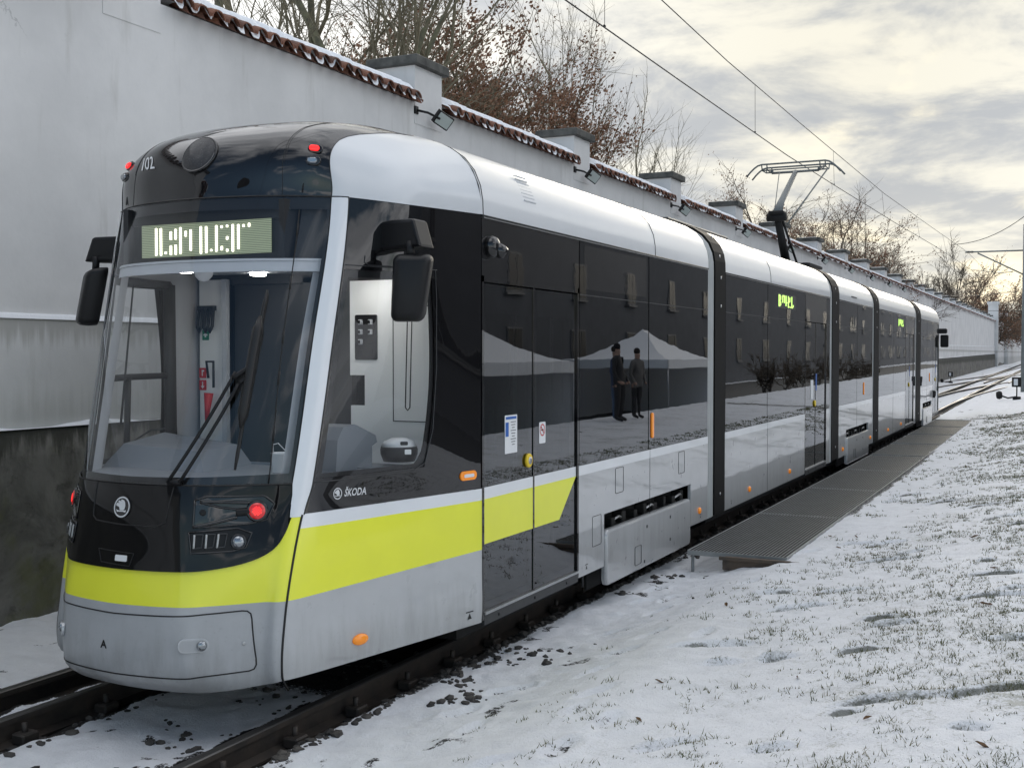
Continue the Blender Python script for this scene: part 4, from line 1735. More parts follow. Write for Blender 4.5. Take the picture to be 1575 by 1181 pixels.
            for j in range(3):
                for k in range(L_):
                    k2 = (k + 1) % L_
                    fs.append((j * L_ + k, j * L_ + k2, (j + 1) * L_ + k2, (j + 1) * L_ + k))
            fs.append(tuple(3 * L_ + k for k in range(L_)))
            mb.add(vs, fs, 0 if poly is up else 1, True)
        # long ridge from tray to red lamp
        seam(mb, [(s * 1.22, 1.262), (s * 1.7, 1.258), (s * 2.2, 1.250)], .009, .014, 0, 8)
        seam(mb, [(s * 1.24, 1.258), (s * 1.6, 1.232), (s * 2.0, 1.214)], .007, .014, 0, 8)
        seam(mb, [(s * 1.16, 1.128), (s * 1.6, 1.150), (s * 2.0, 1.174)], .010, .013, 0, 8)
        seam(mb, [(s * 1.95, 1.199), (s * 2.12, 1.201), (s * 2.30, 1.203)], .026, .004, 1, 10)
        for c_ in (1.40, 1.68, 1.965):
            q = [(c_ - .10, 1.092), (c_ + .10, 1.092), (c_ + .11, 1.022), (c_ - .07, 1.018), (c_ - .10, 1.092)]
            q = [(um(a), b - .005) for a, b in q]
            seam(mb, [(s * a, b) for a, b in q], .0042, .020, 2, 5, 4)
            seam(mb, [(s * q[0][0], q[0][1]), (s * q[3][0], q[3][1])], .006, .021, 3, 5, 4)
        cl = mb.build('lamp_cluster', [M['black'], M['blackmat'], M['darkmetal'], M['midgrey']], tram)
        O, N = SP(s * 2.40, 1.203, .012), SN(s * 2.40, 1.203)
        N = (N + Vector((0, -.25, 0))).normalized()
        m = MB().lathe([(.060, -.01), (.061, .012), (.054, .022), (.047, .020)], O, N, 28)
        m.build('lamp_ring', M['black'], cl)
        m = MB().lathe([(.048, .014), (.044, .022), (.027, .0255), (.005, .0262)], O, N, 28)
        m.build('tail_lamp', M['redlens'], cl)
        m = MB()
        for k in range(-2, 3):
            for j in range(-2, 3):
                if k * k + j * j < 6:
                    a = N.orthogonal().normalized()
                    b = N.cross(a)
                    m.lathe([(.005, .0), (.004, .0015), (.001, .002)], O + N * .0250 + a * .010 * k + b * .010 * j, N, 8)
        m.build('lit_diodes', M['redlit'], cl)
        O, N = SP(s * 2.154, 1.042, .010), SN(s * 2.154, 1.042)
        m = MB().lathe([(.044, -.01), (.044, .014), (.037, .018), (.034, .010)], O, N, 26)
        m.build('headlight_bezel', M['black'], cl)
        m = MB().lathe([(.036, .006), (.033, .014), (.018, .022), (.003, .024)], O, N, 26)
        m.build('headlight', M['lens'], cl)
        O, N = SP(s * 1.30, 1.205, .012), SN(s * 1.3, 1.205)
        MB().lathe([(.018, 0), (.018, .006), (.014, .008), (.002, .008)], O, N, 16).build('sensor_knob', M['blackmat'], cl)

    # ---- bumper hatch, fog lamps, tow screw, lettering A
    mb = MB()
    hatch = [(-2.62, .668), (-1.6, .656), (0, .648), (1.6, .660), (2.62, .668), (2.72, .664), (2.79, .648), (2.82, .62), (2.93, .40), (2.93, .365), (2.88, .342), (2.78, .333), (1.5, .318), (0, .312), (-1.5, .318), (-2.78, .333), (-2.88, .342), (-2.93, .365), (-2.93, .40), (-2.82, .62), (-2.79, .648), (-2.72, .664), (-2.62, .668)]
    seam(mb, hatch, .0042, .0, 0, 5, 8)
    mb.build('bumper_joint', M['rubber'], cab)
    for s in (1, -1):
        mb = MB()
        O, N = SP(s * 1.70, .497, .001), SN(s * 1.70, .497)
        A = Vector((1, 0, 0)); A = (A - N * A.dot(N)).normalized(); B = N.cross(A)
        pr = rrect(.165, .078, .036)
        mb.prism(pr, O, A, B, N, -.012, .004, 0, .003)
        mb.prism(rrect(.145, .06, .029), O, A, B, N, .003, .0048, 1)
        fg = mb.build('fog_lamp_pocket', [M['silver'], M['bumper']], cab)
        m = MB().lathe([(.030, -.005), (.029, .010), (.022, .018), (.004, .021)], O + A * .045 * s, (N + A * .3 * s).normalized(), 22)
        m.build('fog_lamp', M['lens'], fg)
        m = MB().lathe([(.010, 0), (.010, .004), (.007, .005), (.001, .004)], SP(s * 2.70, .488, .0), SN(s * 2.70, .488), 14)
        m.build('tow_screw', M['alu'], cab)
    vs, fs = text_mesh('A', .060, 0, .002)
    q = [SP(-.16 + a * 2.6, .47 + b, .002) for a, b in vs]
    m = MB().add(q, fs)
    m.build('jack_mark', M['mark'], cab)
    tri_ = MB()
    # amber side lamp and lifting marks
    for s in (1, -1):
        O, N = SP(s * 4.70, .394, .001), SN(s * 4.70, .394)
        A = Vector((0, 0, 1)); B = N.cross(A)
        m = MB()
        prof = []
        for r_, h_ in ((1, 0), (1, .010), (.85, .020), (.5, .027), (.1, .029)):
            prof.append([(r_ * .062 * math.cos(2 * PI * k / 28), r_ * .033 * math.sin(2 * PI * k / 28), h_) for k in range(28)])
        vs = [O + B * a + A * b + N * h_ for ring in prof for a, b, h_ in ring]
        fs = [(j * 28 + k, j * 28 + (k + 1) % 28, (j + 1) * 28 + (k + 1) % 28, (j + 1) * 28 + k) for j in range(4) for k in range(28)] + [tuple(4 * 28 + k for k in range(28))]
        m.add(vs, fs, 0, True)
        m.build('side_marker_lamp', M['orange'], cab)
    return cab, hood, mask


cab, hood, mask = build_cab()


def lift_mark(mb, O, A, B, N, s=1.0):
    """bar above an upward triangle"""
    for poly in ([(-.04, .018), (.04, .018), (.04, .026), (-.04, .026)], [(-.022, -.026), (.022, -.026), (.0, .014)]):
        mb.add([O + A * a * s + B * b * s + N * .0015 for a, b in poly], [tuple(range(len(poly)))])


def build_hood_details():
    # round dark grille, number, marker lamps
    O, N = SP(-.016, 3.278, .0), SN(-.016, 3.278)
    A = Vector((1, 0, 0)); B = N.cross(A) * -1
    sp = mat('speckled_dark_sensor', (.012, .012, .013), .5, coat=.3)
    t = NT(sp.node_tree)
    tc = t.node('ShaderNodeTexCoord')
    f = t.ramp(t.noise(tc.outputs['Object'], 190, 2, .8), .62, .70)
    t.put(t.n['Principled BSDF'].inputs['Base Color'], t.mix(f, (.010, .010, .012), (.28, .28, .28)))
    MB().lathe([(.118, -.012), (.118, .010), (.110, .013), (.02, .014)], O, N, 40).build('round_sensor', sp, hood)
    MB().lathe([(.128, -.012), (.128, .006), (.118, .011), (.117, .006)], O, N, 40).build('sensor_ring', M['black'], hood)
    vs, fs = text_mesh('102', .155, .16, .001)
    # straight lettering laid on the curved hood
    q = []
    for a, b in vs:
        px_ = a * 88.0 + 4
        v = 3.258 + b * .80
        u = float(np.interp(px_, (-16, -13, -9, -5, 0, 6, 12, 20), (-2.204, -2.019, -1.821, -1.637, -1.423, -1.234, -1.082, -.90))) - 3.2 * (v - 3.253)
        q.append(SP(u, v, .004))
    MB().add(q, fs).build('car_number', M['letter'], hood)
    for s in (1, -1):
        for (u, v, mt, nm) in ((2.869, 3.284, 'redlit', 'red_marker_lamp'), (2.779, 3.210, 'lens', 'white_marker_lamp')):
            O, N = SP(s * u, v, -.004), SN(s * u, v)
            N = (N + Vector((0, -.5, -.15))).normalized()
            A = Vector((1, 0, 0)); A = (A - N * A.dot(N)).normalized(); B = N.cross(A)
            m = MB()
            m.prism(rrect(.088, .056, .027), O, A, B, N, -.03, .018, 0, .006)
            hs = m.build('lamp_housing', M['black'], hood)
            MB().prism(rrect(.062, .036, .0175), O - A * .004, A, B, N, .012, .030, 0, .008).build(nm, M[mt], hood)
        m = MB().prism(rrect(.012, .055, .005), SP(s * 2.27, 3.05, .001), (1, 0, 0), (0, .2, 1), SN(s * 2.27, 3.05), 0, .003)
        m.build('hood_slot', M['rubber'], hood)
    # fine joint running up the hood
    for s in (1, -1):
        mb = MB()
        seam(mb, [(s * u, v) for u, v in ((1.75, 3.0), (1.78, 3.2), (1.86, 3.35), (2.0, 3.45), (2.3, 3.53))], .0018, .0004)
        seam(mb, [(s * u, v) for u, v in ((1.83, 3.2), (1.93, 3.35), (2.07, 3.45), (2.37, 3.53))], .0014, .0004)
        mb.build('hood_joint', M['rubber'], hood)


build_hood_details()


def build_cab_sides():
    for s in (1, -1):
        # black surround with the window opening left free
        win = []        # (u, v) outline of the glass, counter clockwise
        wl = lambda v: 3.93 + .02 * (v - 1.36)
        out = MB()
        u0, u1, v0, v1 = 3.90, 5.985, 1.178, 2.998

        def wr(v):
            # right edge of the glass bulges outward in the lower half
            k = (v - 1.37) / (2.56 - 1.37)
            return 5.32 + .10 * math.sin(PI * min(max(k * .9 + .12, 0), 1))
        vb = lambda u: 1.365 + .006 * (u - 3.9)
        vt = lambda u: 2.575 - .0 * (u - 3.9)
        # left strip, right strip, top and bottom
        patch(out, s * 3.90, s * 3.945, v0, v1, 3, 30, .001)
        patch(out, s * 3.945, s * 5.985, v0, lambda u: 1.365, 24, 4, .001)
        patch(out, s * 3.945, s * 5.985, lambda u: 2.575, v1, 24, 8, .001)

        def rf(a, b, s=s):
            v = 1.365 + (2.575 - 1.365) * b
            u = wr(v) + (5.985 - wr(v)) * a
            return SP(s * u, v, .001)
        out.grid(rf, 10, 24)
        # rounded lower right corner
        sd = out.build('cab_side_panel', M['black'], tram, fixn=False)
        g = MB()

        def gf(a, b, s=s):
            v = 1.365 + (2.575 - 1.365) * b
            e = wr(v) + .02
            return SP(s * (3.94 + (e - 3.94) * a), v, -.003)
        g.grid(gf, 20, 20)
        g.build('cab_side_window', M['sideglass'], sd, fixn=False)
        # frit behind the pane edge
        f = MB()
        patch(f, s * 3.90, s * 4.06, 1.36, 2.58, 3, 20, -.008)
        patch(f, s * 3.95, s * 5.40, 1.36, 1.392, 20, 2, -.008)
        patch(f, s * 3.95, s * 5.40, 2.53, 2.58, 20, 2, -.008)

        def ff(a, b, s=s):
            v = 1.365 + (2.575 - 1.365) * b
            k = .07 + .10 * max(0, 1 - (v - 1.36) / .14) ** 2
            return SP(s * (wr(v) + .02 - k * a), v, -.008)
        f.grid(ff, 3, 24)
        f.build('window_frit', M['blackmat'], sd, fixn=False)
        j = MB()
        seam(j, [(s * 3.95, 2.60), (s * 4.5, 2.598), (s * 5.38, 2.60)], .003, .002)
        seam(j, [(s * 3.93, 1.345), (s * 5.22, 1.345), (s * 5.36, 1.39), (s * 5.43, 1.6), (s * 5.44, 2.0), (s * 5.40, 2.4), (s * 5.36, 2.6)], .0035, .002)
        j.build('window_joint', M['darkmetal'], sd)
        # black panel joint near the belt, grab hatch under the mirror
        j = MB()
        seam(j, [(s * 4.32, 2.66), (s * 4.32, 2.62), (s * 4.40, 2.605), (s * 4.78, 2.605), (s * 4.82, 2.63), (s * 4.82, 2.66)], .003, .002)
        j.build('hatch_outline', M['darkmetal'], sd)
        # orange marker
        O, N = SP(s * 5.835, 1.274, .001), SN(s * 5.835, 1.274)
        A = Vector((0, 0, 1)); B = N.cross(A).normalized()
        m = MB().prism(rrect(.165, .062, .030), O, B, A, N, -.004, .012, 0, .005)
        om = m.build('orange_marker', M['orange'], sd)
        MB().prism(rrect(.100, .022, .010), O, B, A, N, .0115, .014, 0, .001).build('marker_window', M['paper'], om)
        if s == 1:
            # lettering and small emblem on the black panel
            vs, fs = text_mesh('ŠKODA', .064, 0, .0014, 1.02)
            um = 4.575
            sc_ = []
            for a, b in vs:
                sc_.append(SP(um + a * 1.22, 1.262 + b * .95 - a * .02, .003))
            MB().add(sc_, fs).build('maker_lettering', M['chrome'], sd)
            O, N = SP(4.350, 1.266, .0015), SN(4.350, 1.266)
            A = Vector((0, 0, 1)); B = A.cross(N).normalized()
            mb = MB()
            n = 30
            r = .034
            q = []
            for rr in (1, .82):
                for k in range(n):
                    q.append(O + B * r * rr * math.cos(2 * PI * k / n) + A * r * rr * math.sin(2 * PI * k / n) + N * .0016)
            mb.add(q, [(k, (k + 1) % n, n + (k + 1) % n, n + k) for k in range(n)])
            emblem_shapes(mb, O, B, A, N, r * .9, .0016)
            mb.build('small_emblem', M['chrome'], sd)
        O, N = SP(s * 5.85, .345, .0), SN(s * 5.85, .345)
        A = Vector((0, 0, 1)); B = A.cross(N).normalized()
        mb = MB()
        lift_mark(mb, O, B, A, N, 1.0)
        mb.build('lifting_mark', M['mark'], cab, fixn=False)
        # mirror: arm pod and hanging head
        yb = 5.85
        pod = MB()
        poly = [(.84, 2.695), (1.20, 2.700), (1.338, 2.706), (1.335, 2.72), (1.285, 2.862), (1.27, 2.872), (1.10, 2.876), (.84, 2.856)]
        for d0, d1 in ((0, .105), (0, -.105)):
            pod.prism([(a, b) for a, b in poly], (XC - s * .015, 6.25, 0), (s * 1.0, -.255, 0), (0, 0, 1), (0, 1, 0), d0 * .85, d1 * .85, 0, .022)
        mp_ = pod.build('mirror_arm', M['blackmat'], tram)
        MB().tube([(XC + s * 1.24, yb, 2.74), (XC + s * 1.245, yb, 2.63)], .024, 10).build('mirror_pivot', M['blackmat'], mp_)
        hd = MB()
        A = Vector((.92, .40, 0)).normalized() if s > 0 else Vector((-.80, .60, 0)).normalized()
        N = Vector((-.40, .92, .06)).normalized() if s > 0 else Vector((.60, .80, .06)).normalized()
        B = Vector((.10, .02, 1)).normalized() if s > 0 else Vector((.20, .06, 1)).normalized()
        O = Vector((XC + s * (1.242 if s > 0 else 1.265), yb, 2.465))
        ring = []
        for d, sc2 in ((-.085, .62), (-.075, .80), (-.05, .93), (0, 1.0), (.045, 1.0), (.05, .96)):
            pts = []
            for a, b in rrect(.218 * sc2, .40 * (1 - (1 - sc2) * .6), .045 * sc2, 5):
                a2 = a * (1 + .10 * b / .2)
                pts.append(O + A * a2 + B * b + N * d)
            ring.append(pts)
        m_ = len(ring[0])
        vs = [q for r_ in ring for q in r_]
        fs = [(i * m_ + k, i * m_ + (k + 1) % m_, (i + 1) * m_ + (k + 1) % m_, (i + 1) * m_ + k) for i in range(len(ring) - 1) for k in range(m_)]
        fs += [tuple(range(m_)), tuple((len(ring) - 1) * m_ + k for k in range(m_))]
        hd.add(vs, fs, 0, True)
        h_ = hd.build('mirror_head', M['blackmat'], mp_)
        MB().prism(rrect(.205, .365, .035), O, A, B, N, .0505, .053).build('mirror_glass', M['lens'], h_)


build_cab_sides()


def build_wipers():
    mb = MB()

    def run(a, b, r, o0, o1, n=8):
        pts = [SP(a[0] + (b[0] - a[0]) * k / n, a[1] + (b[1] - a[1]) * k / n, o0 + (o1 - o0) * k / n) for k in range(n + 1)]
        mb.tube(pts, r, 6)
    run((.66, 1.36), (1.50, 1.965), .011, .030, .055)
    run((.84, 1.36), (1.62, 1.915), .011, .030, .055)
    run((.66, 1.365), (.86, 1.365), .02, .02, .02, 2)
    run((1.46, 1.93), (1.80, 2.00), .016, .055, .05, 4)
    run((1.60, 1.90), (1.80, 1.95), .013, .055, .05, 4)
    w_ = mb.build('wiper_arm', M['blackmat'], tram)
    mb = MB()
    pts = [SP(1.83 - .06 * (k / 14), 2.433 - (2.433 - 1.43) * k / 14, .032) for k in range(15)]
    mb.tube(pts, [.006] + [.011] * 13 + [.006], 6)
    pts = [SP(1.80 - .04 * (k / 8), 2.28 - .62 * k / 8, .050) for k in range(9)]
    mb.tube(pts, [.008] + [.030] * 7 + [.008], 6)
    mb.build('wiper_blade', M['rubber'], w_)
    mb = MB()
    pts = [SP(2.21 + .28 * k / 20, 2.915 - (2.915 - 1.352) * k / 20, .006) for k in range(21)]
    mb.tube(pts, .0038, 5)
    for k in (1, 5, 9, 12, 16):
        mb.tube([pts[k], pts[k + 1]], .007, 5)
    mb.build('segmented_strip', M['rubber'], w_)  # thin black line with thicker segments down the windscreen


build_wipers()


def build_interior():
    """what the cab shows through its windows"""
    mb = MB()
    # floor, ceiling, bulkhead whose doorway is a dark sheet painted as corridor shade
    mb.box(XC - .74, XC + .74, 5.25, 6.9, .55, .60, 1)
    f = MB()
    mb.box(XC - 1.08, XC - .80, 6.70, 6.74, .6, 2.62, 0)
    mb.box(XC - .80, XC - .16, 6.76, 6.80, .6, 2.62, 1)
    mb.box(XC - .84, XC - .80, 6.66, 6.74, .6, 2.62, 2)
    mb.box(XC - .16, XC + .25, 6.72, 6.78, .6, 2.62, 1)
    mb.box(XC + .25, XC + 1.12, 6.70, 6.75, 1.93, 2.58, 0)
    mb.box(XC + .37, XC + 1.12, 6.70, 6.75, .6, 1.93, 0)
    mb.box(XC + .25, XC + .37, 6.71, 6.75, .6, 1.72, 0)
    mb.box(XC - 1.1, XC + 1.1, 6.72, 6.80, 2.58, 3.2, 1)
    bk = mb.build('cab_bulkhead', [M['intgrey'], M['intdark'], M['intmid']], tram)
    # button panel
    m = MB()
    m.prism(rrect(.18, .31, .012), (XC + .385, 6.70, 2.19), (1, 0, 0), (0, 0, 1), (0, -1, 0), 0, .010, 0, .003)
    for r_ in range(4):
        for c_ in range(2):
            if r_ == 3 or (r_ == 2 and c_ == 1):
                m.prism(rrect(.030, .03, .006), (XC + .345 + .08 * c_, 6.70, 2.295 - .068 * r_), (1, 0, 0), (0, 0, 1), (0, -1, 0), .009, .014, 0, .002)
            else:
                m.prism(rrect(.036, .036, .006), (XC + .345 + .08 * c_, 6.70, 2.295 - .068 * r_), (1, 0, 0), (0, 0, 1), (0, -1, 0), .009, .020, 1, .004)
                m.prism(rrect(.016, .022, .004), (XC + .338 + .08 * c_, 6.70, 2.295 - .068 * r_), (1, 0, 0), (0, 0, 1), (0, -1, 0), .020, .030, 0, .002)
    m.build('button_panel', [M['blackmat'], M['intmid']], bk)
    # cupboard outline and blind cords
    m = MB()
    for a, b in (((.60, 2.40), (.60, 1.62)), ((.60, 1.62), (.90, 1.62)), ((.60, 2.40), (.90, 2.40))):
        m.tube([(XC + a[0], 6.698, a[1]), (XC + b[0], 6.698, b[1])], .003, 4)
    for x in (.755, .79):
        m.tube([(XC + x, 6.64, 2.55), (XC + x + .0, 6.60, 1.72)], .004, 5)
    m.tube([(XC + .755, 6.60, 1.72), (XC + .772, 6.60, 1.70), (XC + .79, 6.60, 1.72)], .004, 5)
    m.build('blind_cord', M['blackmat'], bk)
    # signs on the left panel
    def sign(x, z, w, h, m0, y=6.698):
        return MB().prism(rrect(w, h, .004), (XC + x, y, z), (1, 0, 0), (0, 0, 1), (0, -1, 0), 0, .003).build('cab_sign', M[m0], bk)
    g = sign(-1.02, 2.215, .062, .075, 'signgreen')
    m = MB()
    m.box(XC - 1.02 - .018, XC - 1.02 + .018, 6.692, 6.6945, 2.211, 2.223)
    m.box(XC - 1.026, XC - 1.014, 6.6915, 6.6944, 2.199, 2.235)
    for z, kind in ((1.935, 0), (1.845, 1)):
        sign(-1.05, z, .065, .075, 'signred')
        x = XC - 1.05
        if kind:
            m.box(x - .004, x + .004, 6.692, 6.6945, z - .02, z + .026)
            m.add([(x - .018, 6.693, z - .006), (x + .018, 6.693, z - .006), (x, 6.693, z - .027)], [(0, 1, 2)])
        else:
            m.box(x - .006, x + .002, 6.692, 6.6945, z - .022, z + .018)
            m.box(x - .006, x + .014, 6.6915, 6.6944, z + .010, z + .022)
    m.build('sign_symbol', M['paper'], bk)
    # hanging straps and handle
    m = MB()
    m.box(XC - 1.07, XC - .92, 6.66, 6.70, 2.395, 2.43)
    for x in (-1.045, -.985, -.945):
        m.tube([(XC + x, 6.66, 2.41), (XC + x - .004, 6.64, 2.27), (XC + x + .02, 6.63, 2.235), (XC + x + .035, 6.64, 2.28), (XC + x + .03, 6.66, 2.40)], .012, 6)
    m.tube([(XC - .95, 6.64, 1.90), (XC - .95, 6.62, 2.02), (XC - .885, 6.62, 2.02), (XC - .885, 6.62, 1.83)], .010, 6)
    m.build('hanging_straps', M['intdark'], bk)
    MB().tube([(XC - .93, 6.62, 1.79), (XC - .935, 6.60, 1.58)], [.035, .012], 10).build('red_funnel', M['signred'], bk)
    # ceiling above the cab and destination-display housing
    m = MB()
    m.grid(lambda a, b: SP(-3.2 + 6.4 * a, 2.60 + .0 * b, -.04) + Vector((0, b * (6.7 - SP(-3.2 + 6.4 * a, 2.60, -.04).y), .06 * b)), 24, 4, 0)
    m.build('cab_ceiling', M['intmid'], tram, fixn=False)
    m = MB()
    patch(m, -2.95, 2.95, 2.565, 2.625, 40, 2, -.035)
    patch(m, -2.95, 2.95, 2.625, 2.64, 40, 1, -.030)
    m.build('visor_lip', M['intmid'], tram, fixn=False)
    # housing: dark box with a step for the board
    m = MB()
    y = 5.52
    m.box(XC - .60, XC + .60, y, 6.3, 2.63, 2.99, 0)
    for s in (1, -1):
        patch(m, s * 2.25, s * 3.04, 2.63, 2.99, 8, 6, -.05)
        m.box(XC + s * .60 - .02, XC + s * .60 + .02, 5.47, 5.60, 2.63, 2.98, 0)
    m.box(XC - .60, XC + .60, y - .012, y, 2.875, 2.94, 1)
    m.box(XC - .60, XC + .60, y - .012, y, 2.645, 2.675, 1)
    dh = m.build('display_housing', [M['intdark'], M['intdark']], tram)
    MB().box(XC - .50, XC + .50, 5.503, 5.508, 2.675, 2.875).build('led_board', M['ledboard'], dh)
    # lit columns as the camera caught them
    st = [(528, 600, 725), (553, 600, 725), (578, 708, 718), (605, 615, 652), (605, 680, 722), (630, 603, 650), (630, 676, 720), (655, 595, 716), (682, 612, 636), (708, 605, 702),
          (760, 590, 716), (787, 590, 712), (812, 696, 704), (838, 585, 706), (865, 586, 596), (865, 682, 700), (892, 583, 592), (892, 636, 650), (892, 695, 706), (920, 580, 706), (947, 580, 694), (973, 580, 590), (1000, 574, 590)]
    m = MB()
    for x, a, b in st:
        s_ = (x - 450) / 655.0
        tl = 590 + (550 - 590) * s_
        hh = 148 + (160 - 148) * s_
        t0, t1 = (a - tl) / hh, (b - tl) / hh
        X = XC - .5 + s_
        m.box(X - .0062, X + .0062, 5.4985, 5.5025, 2.875 - .2 * t1, 2.875 - .2 * t0)
    m.build('lit_digits', M['ledon'], dh)
    # ceiling lamps of the cab
    for x, y in ((-.55, 5.95), (-.1, 5.85), (.35, 5.95), (-.3, 6.4), (.5, 6.45)):
        MB().lathe([(.055, 0), (.055, -.012), (.045, -.014), (.004, -.014)], (XC + x, y, 2.628), (0, 0, 1), 18).build('ceiling_lamp', M['cablamp'], dh)
    # dome camera on the visor
    MB().lathe([(.055, 0), (.058, -.02), (.052, -.045), (.030, -.07), (.006, -.078)], (XC - .075, 5.58, 2.60), (0, 0, 1), 20).build('dome_camera', M['paper'], dh)
    # pillars inside
    for s in (1, -1):
        m = MB()
        patch(m, s * 2.78, s * 3.95, 1.35, 2.6, 10, 24, -.05, 0, 0, lambda a, b: -.05 * math.sin(PI * a))
        m.build('pillar_lining', M['intmid'], tram, fixn=False)
        # frame of the cab side window
        m = MB()
        for v in (1.92,):
            m.tube([SP(s * 4.10, v, -.05), SP(s * 4.7, v, -.05), SP(s * 5.35, v, -.05)], .024, 6)
        if s < 0:
            m.tube([SP(s * 4.62, 1.92, -.05), SP(s * 4.66, 1.38, -.05)], .022, 6)
            m.tube([SP(s * 5.40, 1.36, -.06), SP(s * 5.40, 2.56, -.06)], .045, 6)
            m.tube([SP(s * 4.30, 2.56, -.06), SP(s * 5.40, 2.56, -.06)], .03, 6)
            for o in (0, .04):
                m.tube([SP(s * (4.24 + o), 2.54, -.10), SP(s * (4.20 + o), 1.62, -.12)], .004, 5)
            m.build('side_window_frame', M['intdark'], tram)
        m = MB()
        patch(m, s * 3.9, s * 6, .6, 1.372, 10, 4, -.06)
        patch(m, s * 5.45, s * 6, 1.36, 2.62, 4, 8, -.06)
        patch(m, s * 3.9, s * 6, 2.56, 2.99, 10, 3, -.06)
        m.build('side_lining', M['intmid'], tram, fixn=False)
    # dashboard
    m = MB()
    m.grid(lambda a, b: SP(-3.3 + 6.6 * a, 1.36, -.05) + Vector((0, b * (5.95 - SP(-3.3 + 6.6 * a, 1.36, -.05).y), .02 * b)), 30, 6, 0)
    m.box(XC - 1.0, XC + 1.0, 5.95, 5.97, .6, 1.38, 0)

    def hump(x0, x1, x2, x3, y0, y1, z0, z1):
        q = [(x0, y0, z0), (x3, y0, z0), (x3, y1, z0), (x0, y1, z0), (x1, y0 + .12, z1), (x2, y0 + .12, z1 - .03), (x2, y1, z1 - .01), (x1, y1, z1 + .05)]
        m.add([(XC + a, b, c_) for a, b, c_ in q], [(0, 1, 2, 3), (4, 5, 6, 7), (0, 1, 5, 4), (1, 2, 6, 5), (2, 3, 7, 6), (3, 0, 4, 7)])
    hump(-.83, -.74, -.12, .02, 5.46, 5.95, 1.34, 1.50)
    m.tube([(XC - .83, 5.74, 1.40), (XC - .80, 5.72, 1.50), (XC - .66, 5.74, 1.58), (XC - .56, 5.76, 1.59)], .006, 6, 1)
    m.build('dashboard', [M['dash'], M['intdark']], tram)
    # right-hand console seen through the side window
    m = MB()
    prof = [(5.72, 1.36), (5.74, 1.56), (5.80, 1.635), (5.93, 1.645), (6.16, 1.565), (6.18, 1.52), (6.12, 1.50), (6.12, 1.36)]
    n = len(prof)
    for (xa, xb) in ((.50, .80),):
        vs = [(XC + x, a, b) for x in (xa, xb) for a, b in prof]
        m.add(vs, [tuple(range(n)), tuple(range(2 * n - 1, n - 1, -1))] + [(k, (k + 1) % n, n + (k + 1) % n, n + k) for k in range(n)])
    m.box(XC + .45, XC + .92, 5.70, 6.3, 1.30, 1.372)
    m.build('driver_console', M['dash'], tram)
    m = MB()
    prof2 = [(.006, .075), (.05, .072), (.095, .05), (.115, .02), (.12, 0), (.118, -.03), (.10, -.075), (.02, -.08)]
    m.lathe(prof2[:4], (XC + .90, 6.28, 1.47), (0, 0, 1), 22, 0)
    m.lathe(prof2[3:], (XC + .90, 6.28, 1.47), (0, 0, 1), 22, 1)
    m.prism(rrect(.05, .022, .006), (XC + .985, 6.20, 1.515), (.75, .6, 0), (-.2, .2, 1), (.65, -.72, .3), 0, .004, 1)
    m.prism(rrect(.04, .03, .004), (XC + 1.004, 6.215, 1.462), (.8, .6, 0), (0, 0, 1), (.6, -.8, 0), 0, .01, 2)
    m.build('control_unit', [M['paper'], M['blackmat'], M['intgrey']], tram)


build_interior()
bucket = MB()
bucket.lathe([(.046, 0), (.050, .005), (.058, .11), (.060, .112), (.058, .116), (.054, .112), (.047, .01), (.002, .008)], (XC + .565, 5.50, 1.381), (0, 0, 1), 24, 0)
bucket.tube([(XC + .51, 5.50, 1.49), (XC + .53, 5.47, 1.545), (XC + .575, 5.46, 1.555), (XC + .62, 5.50, 1.49)], .003, 5, 0)
bo = bucket.build('bucket', [M['paper']])
tag(bo, 'small white plastic bucket standing on the dashboard behind the windscreen', 'bucket')


# ================================================================ straight cars
SX = 1.2


def side_rect(mb, s, y0, y1, z0, z1, off=0.0, th=.02, mi=0, bev=.0):
    x0 = XC + s * (SX + off)
    x1 = XC + s * (SX + off - th)
    mb.box(min(x0, x1), max(x0, x1), y0, y1, z0, z1, mi, bev)


def side_frame(s, y, z, off=0.0):
    return Vector((XC + s * (SX + off), y, z)), Vector((0, -s, 0)) * -1, Vector((0, 0, 1)), Vector((s, 0, 0))


def roof_part(y0, y1, parent, seams=(), name='roof_cowl', m='roofwhite'):
    mb = MB()
    full = [(-a, b) for a, b in ROOF] + [(a, b) for a, b in ROOF[::-1]][1:]
    n = len(full)
    nseg = max(2, int((y1 - y0) / .5))
    mb.grid(lambda a, b: (XC + np.interp(a * (n - 1), range(n), [q[0] for q in full]), y0 + (y1 - y0) * b, float(np.interp(a * (n - 1), range(n), [q[1] for q in full]))), n - 1, nseg)
    o = mb.build(name, M[m], parent, fixn=False)
    j = MB()
    for y in seams:
        j.tube([(XC + a * 1.0008, y, b + .0008) for a, b in full], .0035, 5)
    for s in (1, -1):
        j.tube([(XC + s * (SX + .001), y0, 3.0), (XC + s * (SX + .001), y1, 3.0)], .007, 5)
    j.build('roof_joint', M['rubber'], o)
    # bright gutter strip under the cowl
    g = MB()
    for s in (1, -1):
        side_rect(g, s, y0 + .02, y1 - .02, 2.986, 2.993, .004, .02)
    g.build('gutter_strip', M['alu'], o)
    return o


